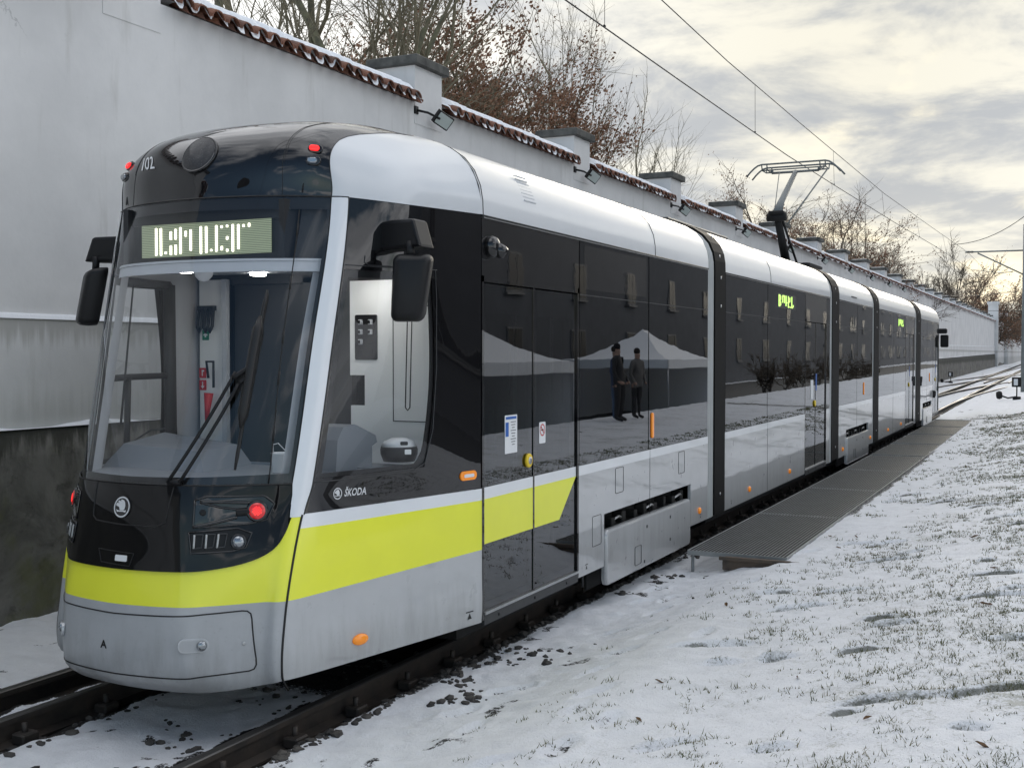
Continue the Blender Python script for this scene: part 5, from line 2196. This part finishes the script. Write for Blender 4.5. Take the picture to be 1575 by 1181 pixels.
def door(s, y0, y1, parent, yellow=False, stickers=False):
    """two plug-door leaves with a step below"""
    z0, z1 = .335, 2.55
    mid = (y0 + y1) / 2
    for k, (a, b) in enumerate(((y0 + .035, mid - .012), (mid + .012, y1 - .035))):
        mb = MB()
        side_rect(mb, s, a, b, z0, z1, -.012, .012, 0)
        lf = mb.build('door_leaf', M['doorglass'], parent)
        fr = MB()
        w_ = .055
        for (p, q, r_, t_) in ((a, a + w_, z0, z1), (b - w_, b, z0, z1), (a, b, z0, z0 + .05), (a, b, z1 - .20, z1)):
            side_rect(fr, s, p, q, r_, t_, -.0135, .03, 0)
        fr.build('leaf_frame', M['black'], lf)
        if yellow:
            # belt stripe, yellow flash
            st = MB()
            side_rect(st, s, a, b, V_BELT, V_BELT2, -.0085, .003, 0)
            ylo = .79

            def flash(y):
                return ylo if y <= 8.18 else ylo + (y - 8.18) / (8.52 - 8.18) * (1.10 - ylo)
            yy = [a] + [q for q in (8.18,) if a < q < b] + [b]
            x = XC + s * (SX - .0085)
            for p, q in zip(yy, yy[1:]):
                st.add([(x, p, flash(p)), (x, q, flash(q)), (x, q, V_BELT), (x, p, V_BELT)], [(0, 1, 2, 3)], 1)
            st.build('leaf_livery', [M['white'], M['yellow']], lf, fixn=False)
    fr = MB()
    side_rect(fr, s, y0, y0 + .03, .28, 2.60, .003, .05, 0)
    side_rect(fr, s, y1 - .03, y1, .28, 2.60, .003, .05, 0)
    side_rect(fr, s, y0, y1, 2.56, 2.60, .003, .05, 0)
    side_rect(fr, s, mid - .012, mid + .012, .33, 2.56, -.006, .03, 0)
    f_ = fr.build('door_frame', M['black'], parent)
    sl = MB()
    side_rect(sl, s, y0 + .03, y1 - .02, .315, .333, .012, .08, 0)
    side_rect(sl, s, y0 + .03, y1 - .02, .245, .312, .004, .06, 1)
    for k in range(3):
        y = y0 + .25 + k * (y1 - y0 - .5) / 2
        O, A, B, N = side_frame(s, y, .277, .004)
        sl.lathe([(.012, 0), (.012, .004), (.004, .005)], O, N, 10, 2)
    sl.build('door_sill', [M['alu'], M['darkmetal'], M['rubber']], parent)
    # notice, no-smoking sign and button
    if stickers:
        O, A, B, N = side_frame(s, 7.32, 1.51, -.011)
        A = Vector((0, 1, 0)) * (1 if s > 0 else -1)
        m = MB()
        m.prism(rrect(.20, .27, .006), O, A, B, N, 0, .002, 0)
        m.prism(rrect(.05, .10, .002), O + A * -.065 + B * .035, A, B, N, .002, .0028, 1)
        m.prism(rrect(.17, .018, .002), O + B * .115, A, B, N, .002, .0028, 1)
        for k in range(9):
            m.prism(rrect(.085 - .02 * (k % 3), .005, .001), O + A * .035 + B * (.085 - .020 * k), A, B, N, .002, .0026, 2)
        m.build('door_notice', [M['paper'], M['signblue'], M['darkmetal']], parent)
        O = Vector((O.x, 7.86, 1.487))
        m = MB()
        m.prism(rrect(.115, .16, .012), O, A, B, N, 0, .002, 0)
        n = 24
        q = []
        for rr in (.046, .036):
            for k in range(n):
                q.append(O + B * .02 + A * rr * math.cos(2 * PI * k / n) + B * rr * math.sin(2 * PI * k / n) + N * .0028)
        m.add(q, [(k, (k + 1) % n, n + (k + 1) % n, n + k) for k in range(n)], 1)
        d = Vector((0, .7, -.7))
        m.tube([O + B * .02 + d * .04 + N * .0026, O + B * .02 - d * .04 + N * .0026], .004, 4, 1)
        m.prism(rrect(.045, .010, .002), O + B * .02, A, B, N, .002, .0026, 2)
        m.build('no_smoking_sign', [M['paper'], M['signred'], M['mark']], parent)
        O = Vector((O.x, 7.60, 1.30))
        m = MB().lathe([(.052, 0), (.052, .016), (.044, .022), (.030, .022)], O, N, 26, 0)
        m.lathe([(.029, .018), (.027, .026), (.004, .028)], O, N, 20, 1)
        m.build('door_button', [M['yellowbtn'], M['alu']], parent)
    else:
        O, A, B, N = side_frame(s, mid - .08, 1.30, -.011)
        A = Vector((0, 1, 0))
        m = MB().lathe([(.05, 0), (.05, .016), (.042, .02), (.003, .02)], O, N, 18, 0)
        m.build('door_button', M['yellowbtn'], parent)
        m = MB().prism(rrect(.20, .30, .006), O + B * .22 - A * .20, A, B, N, 0, .002, 0)
        m.prism(rrect(.12, .26, .002), O + B * .33 + A * .12, A, B, N, 0, .002, 1)
        m.build('door_notice', [M['paper'], M['signblue']], parent)
    return f_


def hatch(mb, s, y, z, w, h, off=.0):
    O, A, B, N = side_frame(s, y, z, off)
    A = Vector((0, 1, 0))
    p = rrect(w, h, .015, 3)
    mb.tube([O + A * a + B * b + N * .0005 for a, b in p + [p[0]]], .0028, 4)


def marker(s, y, z, parent, r=.036):
    O, A, B, N = side_frame(s, y, z, .0)
    MB().lathe([(r, 0), (r, .010), (r * .8, .020), (r * .3, .026), (.002, .027)], O, N, 18).build('side_marker_lamp', M['orange'], parent)


def car(y0, y1, doors=(), panes=(), bogie=None, seams=(), rseams=(), hatches=(), markers=(), yellow=False, wins=True):
    # lower panels and structure
    mb = MB()
    dd = sorted(doors)
    for s in (1, -1):
        y = y0
        spans = []
        for d in dd:
            if d[0] > y + .01:
                spans.append((y, d[0]))
            y = d[1]
        if y < y1 - .01:
            spans.append((y, y1))
        for a, b in spans:
            cuts = [a, b]
            if bogie and a < bogie[0] < b:
                side_rect(mb, s, a, bogie[0], .27, V_BELT, 0, .03, 0)
                side_rect(mb, s, bogie[1], b, .27, V_BELT, 0, .03, 0)
                side_rect(mb, s, bogie[0], bogie[1], .715, V_BELT, 0, .03, 0)
            else:
                side_rect(mb, s, a, b, .27, V_BELT, 0, .03, 0)
            side_rect(mb, s, a, b, V_BELT, V_BELT2, .0012, .03, 1)
    # floor, inner ceiling, end frames
    mb.box(XC - 1.16, XC + 1.16, y0, y1, .285, .36, 2)
    mb.box(XC - 1.16, XC + 1.16, y0, y1, 2.62, 2.68, 3)
    for y in (y0, y1 - .05):
        for s in (-1, 1):
            mb.box(XC + s * .85 - .33, XC + s * .85 + .33, y, y + .05, .36, 2.62, 2)
    mb.box(XC - .95, XC + .95, y0 + .1, y1 - .1, .10, .28, 2)
    body = mb.build('car_body', [M['silver'], M['white'], M['under'], M['intmid']], tram)
    roof_part(y0, y1, body, rseams)
    # glass
    for s in (1, -1):
        for (a, b, zz0, zz1) in panes:
            m = MB()
            side_rect(m, s, a + .006, b - .006, zz0, zz1, 0, .012, 0)
            pn = m.build('window_pane', M['tint'], body)
            if zz0 < 1.5:
                # dark band above the light line of the hopper window
                m = MB()
                side_rect(m, s, a + .012, b - .012, 2.548, 2.556, .0012, .004, 0)
                m.build('hopper_rail', M['darkmetal'], pn)
        for (a, b) in dd:
            m = MB()
            side_rect(m, s, a, b, 2.60, 2.982, 0, .03, 0)
            m.build('door_header', M['black'], body)
    j = MB()
    for s in (1, -1):
        for y in seams:
            side_rect(j, s, y - .0025, y + .0025, .27, V_BELT2, .002, .004, 0)
        for (y, z, w, h) in hatches:
            hatch(j, s, y, z, w, h)
    if j.v:
        j.build('panel_joint', M['rubber'], body)
    for s in (1, -1):
        for (y, z) in markers:
            marker(s, y, z, body)
    for (a, b) in dd:
        for s in (1, -1):
            door(s, a, b, body, yellow, yellow and s == 1)
    if bogie:
        a, b = bogie
        for s in (1, -1):
            rc = MB()
            x = XC + s * (SX - .16)
            rc.box(min(x, x - s * .02), max(x, x - s * .02), a, b, .05, .76, 0)
            for k in range(9):
                yk = a + .1 + (b - a - .2) * k / 8
                rc.box(min(x, x + s * .10), max(x, x + s * .10), yk - .03 - .02 * (k % 3), yk + .03 + .02 * (k % 2), .56, .66 - .03 * (k % 2), 0, .006)
            for k in range(3):
                yk = a + .35 + (b - a - .7) * k / 2
                rc.tube([(x + s * .08, yk, .60), (x + s * .10, yk + .16, .63), (x + s * .08, yk + .3, .60)], .012, 6, 1)
            rc.build('bogie_recess', [M['under'], M['alu']], body)
            m = MB()
            O, A, B, N = side_frame(s, (a + b) / 2 - .02, .335, -.03)
            A = Vector((0, 1, 0))
            m.prism(rrect(b - a - .07, .48, .07, 6), O, A, B, N, 0, .052, 0, .022)
            cv = m.build('bogie_cover', M['silver'], body)
            m = MB()
            hatch(m, s, a + .80, .24, .17, .17, .024)
            for (yy, zz) in ((a + 1.05, .47), (a + 1.75, .47), (a + 1.75, .25), (a + .98, .155)):
                side_rect(m, s, yy - .012, yy + .012, zz - .014, zz + .014, .026, .01, 0)
            m.build('cover_fastener', M['darkmetal'], cv)
            for yw in (a + .45, b - .45):
                MB().lathe([(.05, -.05), (.30, -.05), (.31, .05), (.27, .055), (.05, .06)], (XC + s * .72, yw, .30), (s, 0, 0), 24).build('wheel', M['under'], body)
    return body


# gangway bellows and black end frames
def gangway(y0, yb, y1):
    mb = MB()
    full = [(SX, .28), (SX, 1.2), (SX, 2.0)] + ROOF
    full = [(-a, b) for a, b in full] + [(a, b) for a, b in full[::-1]][1:]
    n = len(full)

    def prof(sc_, dz):
        return [(a * sc_, b + dz) for a, b in full]
    ribs = 4
    steps = ribs * 6
    mb.grid(lambda a, b: (XC + np.interp(a * (n - 1), range(n), [q[0] for q in full]) * (1 - .002 - .06 * (1 - abs(math.sin(PI * ribs * b)) ** .6)),
                          y0 + (yb - y0) * b, float(np.interp(a * (n - 1), range(n), [q[1] for q in full])) - .03 - .05 * (1 - abs(math.sin(PI * ribs * b)) ** .6) + .02), n - 1, steps, 0)
    for k_ in range(len(mb.f)):
        if (k_ // (n - 1)) % 6 in (0, 5):
            mb.m[k_] = 1  # groove faces coloured black, painting in the shade of the folds
    bl = mb.build('gangway_bellows', [M['midgrey'], M['rubber']], tram, fixn=False)
    fr = MB()
    vs = []
    for (y, sc_, dz) in ((yb, .97, -.03), (yb, 1.006, .012), (y1 - .02, 1.006, .012), (y1, .998, -.004), (y1, .97, -.03)):
        for a, b in full:
            vs.append((XC + a * sc_, y, b + dz * (1 if b > 1 else 0)))
    fs = [(i * n + k, i * n + k + 1, (i + 1) * n + k + 1, (i + 1) * n + k) for i in range(4) for k in range(n - 1)]
    fr.add(vs, fs, 0, False)
    for s in (1, -1):
        for (w, z) in ((1.207, 2.92), (1.190, 3.16), (1.10, 3.38), (1.209, .48), (1.209, 2.6)):
            fr.lathe([(.018, 0), (.018, .006), (.004, .008)], (XC + s * w, (yb + y1) / 2, z + .012), (s, 0, .15 if z > 3 else 0), 12, 1)
    fr.build('end_frame', [M['frame'], M['alu']], bl)


car(6.85, 12.25, doors=[(6.85, 8.55)], panes=[(8.56, 10.26, V_BELT2 + .004, 2.984), (10.27, 12.24, V_BELT2 + .004, 2.984)], bogie=(9.12, 11.62), seams=(10.31,), rseams=(6.87, 10.45),
    hatches=((9.49, 1.07 - .10, .20, .22), (11.3, .97, .20, .22), (8.95, .60, .20, .25)), markers=((11.93, .40),), yellow=True)
gangway(12.25, 12.50, 12.95)
car(12.95, 19.45, doors=[(17.45, 19.15)], panes=[(12.96, 15.02, V_BELT2 + .004, 2.984), (15.03, 17.44, V_BELT2 + .004, 2.984), (19.16, 19.44, V_BELT2 + .004, 2.984)], seams=(15.05,), rseams=(15.2,), markers=((14.09, .40), (16.39, .41)))
gangway(19.45, 19.62, 20.28)
car(20.28, 24.1, panes=[(20.29, 22.18, V_BELT2 + .004, 2.984), (22.19, 24.09, V_BELT2 + .004, 2.984)], bogie=(21.05, 23.6), seams=(22.2,), markers=((20.7, .40), (23.85, .40)))
gangway(24.1, 24.25, 24.95)
car(24.95, 31.4, doors=[(29.4, 31.1)], panes=[(24.96, 27.2, V_BELT2 + .004, 2.984), (27.21, 29.39, V_BELT2 + .004, 2.984), (31.11, 31.39, V_BELT2 + .004, 2.984)], seams=(27.2,), markers=((26.4, .40), (28.6, .41)))
gangway(31.4, 31.6, 32.6)
car(32.6, 37.5, doors=[(35.8, 37.5)], panes=[(32.61, 34.2, V_BELT2 + .004, 2.984), (34.21, 35.79, V_BELT2 + .004, 2.984)], bogie=(33.2, 35.5), seams=(34.2,), markers=())


def build_rear_cab():
    YM = 44.35                                    # mirror of the front nose

    def RP(u, v, off=0.0):
        p = SP(u, v, off)
        return Vector((p.x, YM - p.y, p.z))
    mb = MB()

    def pt(u0, u1, v0, v1, nu, nv, mi):
        mb.grid(lambda a, b: RP(u0 + (u1 - u0) * a, v0 + (v1 - v0) * b), nu, nv, mi)
    pt(-6, 6, .2, .72, 40, 6, 0)
    pt(-6, 6, .72, 1.095, 40, 5, 1)
    for s in (1, -1):
        pt(s * 3.1, s * 6, 1.095, 1.174, 16, 2, 2)
        pt(s * 3.9, s * 6, 1.174, 3.0, 16, 14, 3)
        pt(s * 3.06, s * 3.9, 1.174, 3.0, 6, 14, 2)
        pt(s * 3.1, s * 6, 3.0, 3.64, 20, 20, 4)
    pt(-3.1, 3.1, 1.095, 3.0, 30, 16, 3)
    pt(-3.1, 3.1, 3.0, 3.64, 30, 20, 3)
    mb.box(XC - .95, XC + .95, 37.5, 39.0, .10, .28, 3)
    rc = mb.build('rear_cab', [M['bumper'], M['yellow'], M['white'], M['black'], M['roofwhite']], tram, fixn=False)
    for s in (1, -1):
        m = MB()
        m.box(XC + s * 1.13 - .22, XC + s * 1.13 + .22, YM - 5.97, YM - 5.77, 2.70, 2.86, 0, .03)
        ma = m.build('rear_mirror_arm', M['blackmat'], tram)
        m = MB()
        m.box(XC + s * 1.27 - .12, XC + s * 1.27 + .12, YM - 5.90, YM - 5.78, 2.27, 2.66, 0, .03)
        m.build('rear_mirror_head', M['blackmat'], ma)


build_rear_cab()


def build_tram_extras():
    # camera pod over the front door
    for s in (1, -1):
        O, A, B, N = side_frame(s, 6.98, 2.80, 0)
        A = Vector((0, 1, 0))
        m = MB()
        m.lathe([(.075, 0), (.075, .02), (.06, .05), (.03, .062), (.003, .064)], O, N, 22)
        d = (N + Vector((0, .7, -.7))).normalized()
        m.lathe([(.05, 0), (.05, .06), (.042, .085), (.003, .085)], O + N * .02 + Vector((0, .02, -.005)), d, 18)
        m.build('door_camera', M['black'], tram)
    # orange exterior handles beside windows
    for y in (10.37, 23.0, 34.9):
        for s in (1, -1):
            O, A, B, N = side_frame(s, y, 1.40, .0)
            m = MB().prism(rrect(.055, .24, .026), O, Vector((0, 1, 0)), B, N, 0, .014, 0, .006)
            m.build('orange_marker', M['orange'], tram)
    # roof vents, marks
    x, z = 1.148, 3.285
    m = MB()
    for k in range(8):
        a = k / 7
        w = 1.185 - .085 * a
        zz = 3.185 + .185 * a
        m.box(XC + w - .004, XC + w + .004, 7.55, 7.75, zz - .004, zz + .004)
    m.build('roof_vent', M['roofwhite'], tram)
    m = MB()
    for s in (1, -1):
        for y in (8.72, 13.25, 11.98):
            O, A, B, N = side_frame(s, y, .335, .0)
            lift_mark(m, O, Vector((0, 1, 0)), B, N, .8)
    m.build('lifting_mark', M['mark'], tram, fixn=False)
    # side displays
    for (y0, y1, z0, z1) in ((15.60, 16.75, 2.70, 2.90), (28.0, 29.1, 2.70, 2.90)):
        m = MB()
        side_rect(m, 1, y0, y1, z0, z1, .001, .004)
        b = m.build('side_display', M['darkmetal'], tram)
        L_ = MB()
        W = y1 - y0
        # the half-caught letters of the side sign
        cols = [(0, 0, 1), (.05, 0, .12), (.05, .45, .55), (.05, .88, 1), (.10, .1, .45), (.10, .55, .9), (.24, .35, 1), (.30, .9, 1), (.36, .35, 1), (.46, .1, 1), (.52, .35, .45), (.62, 0, 1), (.67, 0, .12), (.67, .45, .55), (.72, .5, .9), (.78, 0, .12), (.86, 0, 1), (.91, 0, .12), (.96, .1, .3)]
        for (c_, a, q) in cols:
            yy = y0 + .05 + (W - .22) * c_
            side_rect(L_, 1, yy, yy + W * .040, z0 + .02 + (z1 - z0 - .04) * a, z0 + .02 + (z1 - z0 - .04) * q, .004, .004)
        L_.build('lit_letters', M['ledgreen'], b)
    # upper display pane of the first car: deep black
    m = MB()
    side_rect(m, 1, 8.66, 10.19, 2.60, 2.955, .0015, .003)
    m.build('dark_upper_pane', M['black'], tram)
    # handrails behind the first door and saloon posts
    m = MB()
    for (y, w) in ((7.2, .8), (8.2, .8), (7.75, .2), (9.6, .5), (11.2, .5), (14, .5), (16.2, .5), (18.2, .3)):
        m.tube([(XC + w, y, .36), (XC + w, y, 2.62)], .018, 8)
    m.build('handrail', M['alu'], tram)
    m = MB()
    for y in (9.0, 9.9, 10.8, 11.7, 13.4, 14.4, 15.4, 16.6):
        for w in (.55, .98, -.55, -.98):
            m.box(XC + w - .2, XC + w + .2, y - .2, y + .2, .78, .86, 0, .03)
            m.box(XC + w - .2, XC + w + .2, y + .16, y + .22, .8, 1.52, 0, .025)
    m.build('seat_row', M['dash'], tram)
    # roof gear: low cover edge on second car and equipment boxes
    m = MB()
    m.box(XC + .35, XC + .62, 12.62, 15.2, 3.585, 3.635, 0, .01)
    m.box(XC - .9, XC + .30, 13.4, 18.6, 3.60, 3.66, 0, .02)
    m.build('roof_tray', M['darkmetal'], tram)
    # small grille on the third car roof
    m = MB()
    O = Vector((XC + 1.16, 21.8, 3.25))
    for k in range(5):
        m.box(XC + 1.195 - .02 * k, XC + 1.205 - .02 * k, 21.55, 22.1, 3.10 + .04 * k, 3.12 + .04 * k)
    m.build('roof_grille', M['darkmetal'], tram)
    # sensor tube below the first car
    MB().tube([(XC + 1.05, 9.0, .26), (XC + 1.05, 9.0, .10)], .012, 8).build('track_sensor', M['darkmetal'], tram)


build_tram_extras()


def build_pantograph():
    m = MB()
    m.box(XC - .55, XC + .55, 21.0, 22.2, 3.66, 3.71)
    for x in (-.45, .45):
        for y in (21.1, 22.1):
            m.lathe([(.05, 0), (.07, .03), (.05, .05), (.07, .08), (.05, .1)], (XC + x, y, 3.62), (0, 0, 1), 12)
    base = m.build('pantograph_base', M['under'], tram)
    m = MB()
    m.tube([(XC, 21.65, 3.72), (XC, 21.25, 4.12), (XC, 20.85, 4.52)], [.085, .075, .065], 12)
    m.tube([(XC + .16, 21.75, 3.78), (XC + .07, 20.95, 4.48)], .022, 8)
    m.build('lower_arm', M['under'], base)
    m = MB()
    m.tube([(XC - .17, 20.80, 4.53), (XC + .17, 20.80, 4.53)], .075, 14)
    m.box(XC - .14, XC + .14, 20.70, 20.95, 4.57, 4.64, 0, .02)
    m.build('elbow_joint', M['under'], base)
    lg = mat('grey_pantograph', (.16, .175, .175), .5, metal=.3)
    m = MB()
    m.tube([(XC, 20.78, 4.56), (XC, 21.15, 4.85), (XC, 22.35, 5.56)], [.10, .060, .045], 10)
    m.build('upper_arm', lg, base)
    m = MB()
    m.tube([(XC + .13, 21.05, 4.42), (XC + .62, 22.30, 5.58)], .014, 6)
    m.tube([(XC - .13, 21.05, 4.42), (XC - .30, 22.30, 5.56)], .008, 6)
    m.build('control_rod', lg, base)
    hd = MB()
    for y in (22.12, 22.56):
        pts = []
        for k in range(25):
            a = -1 + 2 * k / 24
            ax = abs(a)
            drop = 0 if ax < .68 else -.22 * ((ax - .68) / .32) ** 1.6
            pts.append((XC + .90 * a * (1 - .04 * max(0, ax - .7)), y, 5.705 + drop))
        hd.tube(pts, .017, 8)
    hd.build('contact_strip', lg, base)
    m = MB()
    for y in (22.18, 22.50):
        m.tube([(XC - .60, y, 5.60), (XC + .60, y, 5.60)], .014, 6)
    for x in (-.60, -.5, .5, .60):
        m.tube([(XC + x, 22.12, 5.70), (XC + x, 22.18, 5.60), (XC + x, 22.50, 5.60), (XC + x, 22.56, 5.70)], .012, 6)
    m.tube([(XC - .45, 22.34, 5.56), (XC + .45, 22.34, 5.56)], .02, 8)
    for x in (-.45, .45):
        m.tube([(XC + x, 22.34, 5.56), (XC + x, 22.34, 5.62)], .03, 8)
    m.build('head_frame', lg, base)


build_pantograph()

# ================================================================ WHAT THE TRAM'S SIDE REFLECTS
# (real places on the other side of the lawn, outside the frame)


def build_right_side():
    m = MB()
    m.grid(lambda a, b: (5.9 + 8.9 * a, -30 + 220 * b, -.40 + float(grade(-30 + 220 * b)) * 1.0), 4, 40)
    o = m.build('road', mat('wet_asphalt', (.045, .046, .048), .6, var=.4, vscale=1.5), fixn=False)
    tag(o, kind='structure')
    wall = mat('grey_render_facade', (.12, .125, .135), .9, var=.15, vscale=1.2)
    wnd = mat('dark_window_glass', (.012, .014, .016), .35, spec=.2)
    frm = mat('dull_window_frame', (.16, .16, .16), .6)

    def building(x, y0, y1, h, label, nfl=4, step=7.5):
        t = thing('building', label, 'building', (x, y0, .5))
        b = MB()
        b.box(x, x + 12, y0, y1, -.6, h)
        b.box(x - .25, x + 12, y0 - .2, y1 + .2, h, h + .35)
        w = b.build('facade', wall, t)
        y = y0 + 2.8
        while y < y1 - 2:
            for f in range(nfl):
                z = 1.5 + f * 3.3
                if z + 1.8 > h:
                    continue
                g = MB()
                g.box(x - .06, x + .02, y, y + 1.5, z, z + 1.75)
                g.box(x - .16, x + .02, y - .1, y + 1.6, z - .12, z - .02)
                wf = g.build('window', frm, w)
                g = MB()
                g.box(x - .075, x - .05, y + .08, y + .71, z + .08, z + 1.67)
                g.box(x - .075, x - .05, y + .79, y + 1.42, z + .08, z + 1.67)
                g.build('pane', wnd, wf)
            y += step
    building(15.0, 20, 74, 12.5, 'long grey rendered building with rows of windows across the road from the tram')
    building(16.5, 78, 150, 9.5, 'lower grey building beyond the long one, farther along the road', 3, 9.0)
    building(17.5, 156, 330, 15, 'tall plain grey block farthest along the road', 4, 9.0)
    # two white pavilion tents
    cl = mat('white_tent_cloth', (.78, .79, .80), .7, bump=.2, bscale=3)
    for i, (x, y, lb) in enumerate(((7.2, 26.5, 'white peaked pavilion tent nearer the front of the tram across the lawn'), (7.4, 41.5, 'white peaked pavilion tent farther along the lawn, beside the second car'))):
        t = thing('pavilion_tent', lb, 'tent', (x, y, .5), 'white pavilion tents')
        m = MB()
        hw, hy = 2.0, 3.0
        n = 12

        def roof(a, b, k):
            cx = [(-hw, -hy), (hw, -hy), (hw, hy), (-hw, hy), (-hw, -hy)]
            p0, p1 = cx[k], cx[k + 1]
            ex, ey = p0[0] + (p1[0] - p0[0]) * a, p0[1] + (p1[1] - p0[1]) * a
            r = 1 - b
            return (x + ex * r, y + ey * r, 1.85 + 1.15 * b ** 1.6 - .08 * math.sin(PI * a) * (1 - b))
        for k in range(4):
            m.grid(lambda a, b, k=k: roof(a, b, k), 8, 8)
        m.box(x - hw, x + hw, y - hy, y - hy + .02, 1.55, 1.86)
        m.box(x - hw, x - hw + .02, y - hy, y + hy, 1.55, 1.86)
        m.box(x + hw - .02, x + hw, y - hy, y + hy, -.4, 1.86)
        m.box(x - hw, x + hw, y + hy - .02, y + hy, -.4, 1.86)
        m.build('canopy', cl, t, fixn=False)
        for sx_ in (-1, 1):
            for sy_ in (-1, 1):
                MB().tube([(x + sx_ * hw * .98, y + sy_ * hy * .98, -.45), (x + sx_ * hw * .98, y + sy_ * hy * .98, 1.85)], .03, 8).build('leg', M['alu'], t)
    # bank of shovelled snow between lawn and road
    m = MB()

    def bank(a, b):
        y = 14 + 85 * a
        n_ = float(fbm(np.array([y * .5]), np.array([b * 2.0]), 4)[0])
        return (2.9 + 1.2 * b, y, .38 + float(grade(y)) + (.02 + .35 * n_) * math.sin(PI * b) - .15 * b)
    m.grid(bank, 160, 8)
    o = m.build('snow_bank', M['snow'], fixn=False)
    tag(o, kind='structure')
    # a bare hedge along the far part
    G2 = 'bare shrubs along the road'
    for i, y in enumerate((58, 66, 75, 86)):
        tree('bare_shrub', ('low bare shrub by the road, nearest of its row', 'second bare shrub along the road', 'third bare shrub along the road', 'farthest bare shrub along the road')[i], 6.2, y, 2.6, 200 + i, levels=4, spread=1.0, dark=True, stems=3, kids=(6, 5, 5, 3), group=G2, twr=.02, z0=-.3, trunk_frac=.35)


build_right_side()


def person(x, y, face, coat, trousers, label, h=1.75, cap=None):
    z0 = float(gheight(np.array([x]), np.array([y]))[0])
    k = h / 1.75
    t = thing('person', label, 'person', (x, y, z0), 'people standing across the lawn')
    ca, sa = math.cos(face), math.sin(face)

    def W(px, py, pz):
        return (x + (px * ca - py * sa) * k, y + (px * sa + py * ca) * k, z0 + pz * k)
    J = {'pel': ((0, 0, .95), .15), 'spn': ((0, 0, 1.18), .155), 'chs': ((0, 0, 1.38), .165), 'nck': ((0, 0, 1.50), .062), 'hd1': ((0, .01, 1.58), .078), 'hd2': ((0, .01, 1.68), .088)}
    E_ = [('pel', 'spn'), ('spn', 'chs'), ('chs', 'nck'), ('nck', 'hd1'), ('hd1', 'hd2')]
    for s, n in ((-1, 'l'), (1, 'r')):
        J['hip' + n] = ((.095 * s, 0, .90), .10)
        J['kne' + n] = ((.10 * s, .01, .50), .065)
        J['ank' + n] = ((.105 * s, -.01, .09), .048)
        J['toe' + n] = ((.12 * s, .16, .04), .038)
        J['sho' + n] = ((.185 * s, 0, 1.42), .075)
        J['elb' + n] = ((.25 * s, -.02, 1.14), .056)
        J['wri' + n] = ((.22 * s, .12, .93), .038)
        J['han' + n] = ((.20 * s, .19, .87), .034)
        E_ += [('pel', 'hip' + n), ('hip' + n, 'kne' + n), ('kne' + n, 'ank' + n), ('ank' + n, 'toe' + n), ('chs', 'sho' + n), ('sho' + n, 'elb' + n), ('elb' + n, 'wri' + n), ('wri' + n, 'han' + n)]
    names = list(J)
    me = bpy.data.meshes.new('body')
    org = Vector((x, y, z0))
    me.from_pydata([tuple(Vector(W(*J[n][0])) - org) for n in names], [(names.index(a), names.index(b)) for a, b in E_], [])
    o = bpy.data.objects.new('body', me)
    COL.objects.link(o)
    md = o.modifiers.new('skin', 'SKIN')
    for i, n in enumerate(names):
        sv = me.skin_vertices[0].data[i]
        sv.radius = (J[n][1] * k, J[n][1] * k * (.8 if n in ('spn', 'chs', 'pel') else 1))
        sv.use_root = n == 'pel'
    sb = o.modifiers.new('sub', 'SUBSURF')
    sb.levels = sb.render_levels = 2
    dg = bpy.context.evaluated_depsgraph_get()
    me2 = bpy.data.meshes.new_from_object(o.evaluated_get(dg))
    bpy.data.objects.remove(o)
    me2.name = 'body'
    skin = M.setdefault('skin', mat('skin', (.45, .28, .21), .6))
    for mm in (coat, trousers, skin):
        me2.materials.append(mm)
    for p in me2.polygons:
        zc = p.center.z / k
        p.material_index = 2 if zc > 1.515 or (zc < .93 and abs(p.center.x * ca + p.center.y * sa) > .17 * k and zc > .82) else (0 if zc > .80 else 1)
        p.use_smooth = True
    b = bpy.data.objects.new('body', me2)
    COL.objects.link(b)
    b.parent = t
    hm = MB()
    hm.lathe([(.080 * k, -.05 * k), (.092 * k, .01 * k), (.082 * k, .055 * k), (.045 * k, .085 * k), (.004, .095 * k)], W(0, -.005, 1.70), (0, 0, 1), 18)
    hm.build('knit_cap' if cap else 'hair', cap or M.setdefault('hair', mat('dark_hair', (.02, .015, .01), .8)), t)


dk = mat('dark_winter_coat', (.035, .034, .036), .8)
nv = mat('navy_coat', (.05, .075, .14), .8)
gr = mat('grey_coat', (.16, .15, .14), .8)
jn = mat('blue_jeans', (.10, .15, .24), .8)
kn = mat('knit_cap_wool', (.01, .01, .012), .9)
person(2.5, 25.6, PI / 2, dk, dk, 'person in black coat and knit cap, foremost of the people across the lawn', 1.82, kn)
person(2.75, 26.1, PI / 2, nv, jn, 'person in navy coat and blue jeans standing across the lawn', 1.75)
person(2.5, 26.9, PI / 2 + .4, gr, dk, 'person in grey coat beside the one in navy across the lawn', 1.70)


def build_front_block():
    """dark gabled house in front of the tram, mirrored by its windscreen"""
    t = thing('house', 'tall grey house standing ahead of the tram beside the wall', 'house', (-13.5, -30, 0))
    b = MB()
    b.box(-22, -7.6, -48, -22, 0, 11)
    b.add([(-22.4, -48.4, 11), (-7.2, -48.4, 11), (-14.8, -48.4, 16), (-22.4, -21.6, 11), (-7.2, -21.6, 11), (-14.8, -21.6, 16)], [(0, 1, 2), (3, 4, 5), (0, 2, 5, 3), (1, 2, 5, 4)], 1)
    w = b.build('facade', [mat('grey_facade', (.26, .26, .25), .9, var=.2), mat('dark_slate_roof', (.03, .03, .03), .7, var=.3)], t)


build_front_block()
